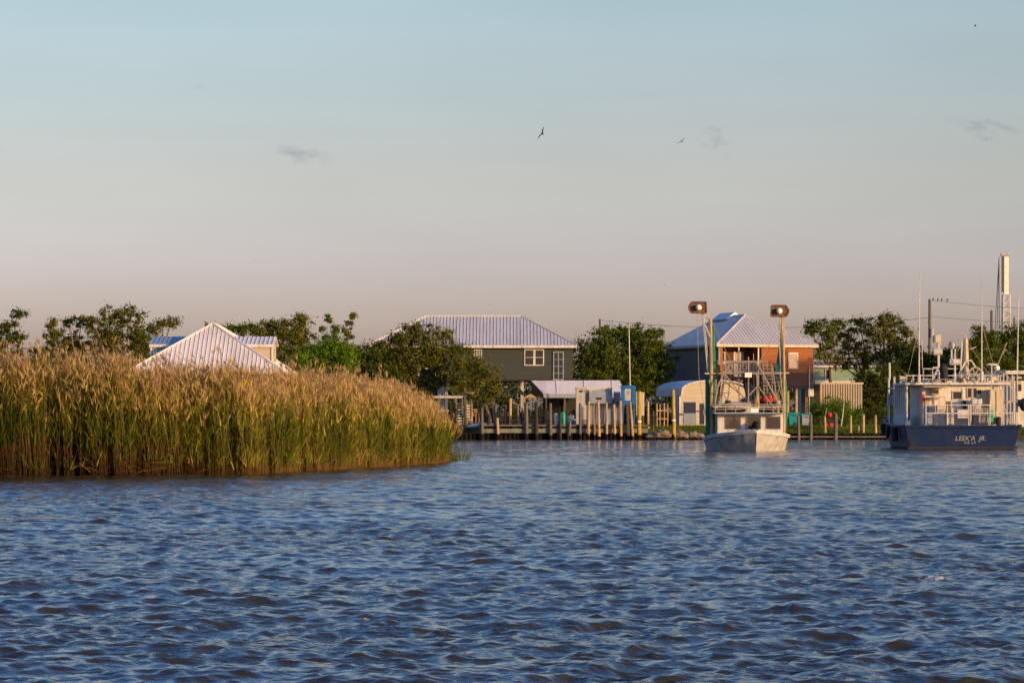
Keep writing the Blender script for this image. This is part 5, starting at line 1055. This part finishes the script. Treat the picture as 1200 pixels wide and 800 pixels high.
# tyres hung as fenders along the transom quarter
def torus(c, R1, r1, ax='y'):
    b = MB(); vs = []; fs = []
    for i in range(16):
        for j in range(8):
            a_, e_ = 2*math.pi*i/16, 2*math.pi*j/8; rr = R1+r1*math.cos(e_); vs.append((c[0]+(rr*math.cos(a_) if ax == 'y' else r1*math.sin(e_)), c[1]+(r1*math.sin(e_) if ax == 'y' else rr*math.cos(a_)), c[2]+rr*math.sin(a_)))
    for i in range(16):
        for j in range(8): fs.append((i*8+j, ((i+1) % 16)*8+j, ((i+1) % 16)*8+(j+1) % 8, i*8+(j+1) % 8))
    return b.add(vs, fs)
torus((st[6][0][0]-.1, st[6][0][1], 1.0), .3, .11, 'x').build('tyre_fender', 'black', bw, smooth=True)
# second boat behind at the right edge
D = 184; s2 = thing('trawler', 'pale trawler partly hidden behind the blue workboat at the right edge', 'trawler', (36.5, D, 0))
hull(s2, 37.2, 196, R(180), 16, 6.0, 2.4, 1.5, -.4, ['hull_white', 'hull_white', 'waterline'], flare=.9)
xa = Wp(1180, 0, D)[0]
def q2(name, a, y0, c, y1, dy, dep, m, bev=0): return MB().pbox(a, y0, c, y1, D+dy, dep).build(name, m, s2, bevel=bev)
q2('deckhouse', 1188, 446, 1270, 500, 0, 6, 'white_paint'); q2('roof', 1178, 434, 1280, 438.5, -.6, 7.5, 'hull_white', .03); q2('window_band', 1191, 450, 1197, 458, -.03, .025, 'glass_dark'); q2('window_band', 1203, 450, 1215, 458, -.03, .025, 'glass_dark')
q2('lower_window', 1193, 468, 1199, 476, -.03, .025, 'glass_dark')
q2('upper_beam', 1180, 441, 1270, 443.5, -.3, .2, 'galv')
b = MB()
for px in (1180, 1186, 1192, 1201): b.tube(Wp(px, 500, D-.4), Wp(px, 438, D-.4), .05)
b.build('post', 'galv', s2)
MB().path([Wp(1192, 436, D), Wp(1193, 390, D), Wp(1194, 345, D)], .05, .015).build('whip_antenna', 'white_paint', s2)
MB().ball(Wp(1200, 474, D-.8), .33, sx=.9, sz=1.3).build('net_bundle', 'black', s2)

# ------------------------------------------------------------ birds
def bird(px, py, D, span, roll, yaw, label, m='bird_dark', flap=.3):
    c = Vector(Wp(px, py, D)); b = MB(); k = span/2
    rings = []
    for y, r in ((-.42, .01), (-.34, .045), (-.25, .05), (-.1, .085), (.1, .075), (.25, .03), (.42, .05)):
        rings.append([(r*math.cos(a)*k*1.1, y*k, (r*.8 if y < .3 else .012)*math.sin(a)*k) for a in [2*math.pi*i/8 for i in range(8)]])
    b.add([p for r_ in rings for p in r_], [(i*8+j, i*8+(j+1) % 8, (i+1)*8+(j+1) % 8, (i+1)*8+j) for i in range(6) for j in range(8)]+[tuple(range(8)), tuple(range(48, 56))[::-1]])
    for sx in (-1, 1):
        ws = [(0, -.14, .14, 0), (.35, -.22, .08, flap*.5), (.6, -.18, .05, flap*.62), (1, .05, .12, flap*.45)]
        vs = [(sx*x*k, y0*k, (z+.012)*k) for x, y0, y1, z in ws]+[(sx*x*k, y1*k, z*k) for x, y0, y1, z in ws]+[(sx*x*k, (y0+y1)/2*k, (z-.012)*k) for x, y0, y1, z in ws]
        b.add(vs, [(i, i+1, 4+i+1, 4+i) for i in range(3)]+[(4+i, 4+i+1, 8+i+1, 8+i) for i in range(3)]+[(8+i, 8+i+1, i+1, i) for i in range(3)])
    o = b.build('bird', m); o.location = c; o.rotation_euler = (R(20), R(roll), R(yaw)); tag(o, label, 'bird', 'birds in the sky')
bird(635.5, 157, 200, 1.0, -62, 20, 'large dark bird banking in the middle of the sky', flap=.5)
bird(798.5, 166, 240, .95, -35, 10, 'pale gull gliding left of the small right cloud', 'bird_pale')
bird(1142.5, 31, 240, .6, 5, 80, 'dark bird near the top right corner', flap=.6)
bird(912, 284, 300, .35, 0, 30, 'tiny bird high above the orange house roof', 'bird_pale')
bird(299, 306, 300, .4, 10, 30, 'tiny bird far left low in the sky above the reeds', 'bird_pale')
bird(572, 357.5, 300, .4, -8, 30, 'tiny bird just above the grey green house roof', 'bird_pale')
bird(779, 334, 300, .35, 12, 60, 'tiny bird low in the sky above the live oak', 'bird_pale')
for i, px in enumerate((1093.5, 1099, 1103.5, 1110)):
    c = Vector(Wp(px, 351.5+.25*i+.4, 299.95)); b = MB().ball((c.x, c.y, c.z+.09), .09, 8, 6, sx=.8, sz=1.2); b.ball((c.x+.02, c.y, c.z+.22), .05, 8, 5); b.tube((c.x, c.y, c.z), (c.x-.1, c.y, c.z-.06), .03, .01)
    tag(b.build('perched_bird', 'bird_dark'), f'small dark bird perched on the wire, {ordinal(i)} from the utility pole', 'bird', 'birds on the wire')

print('objects', len(S.objects))
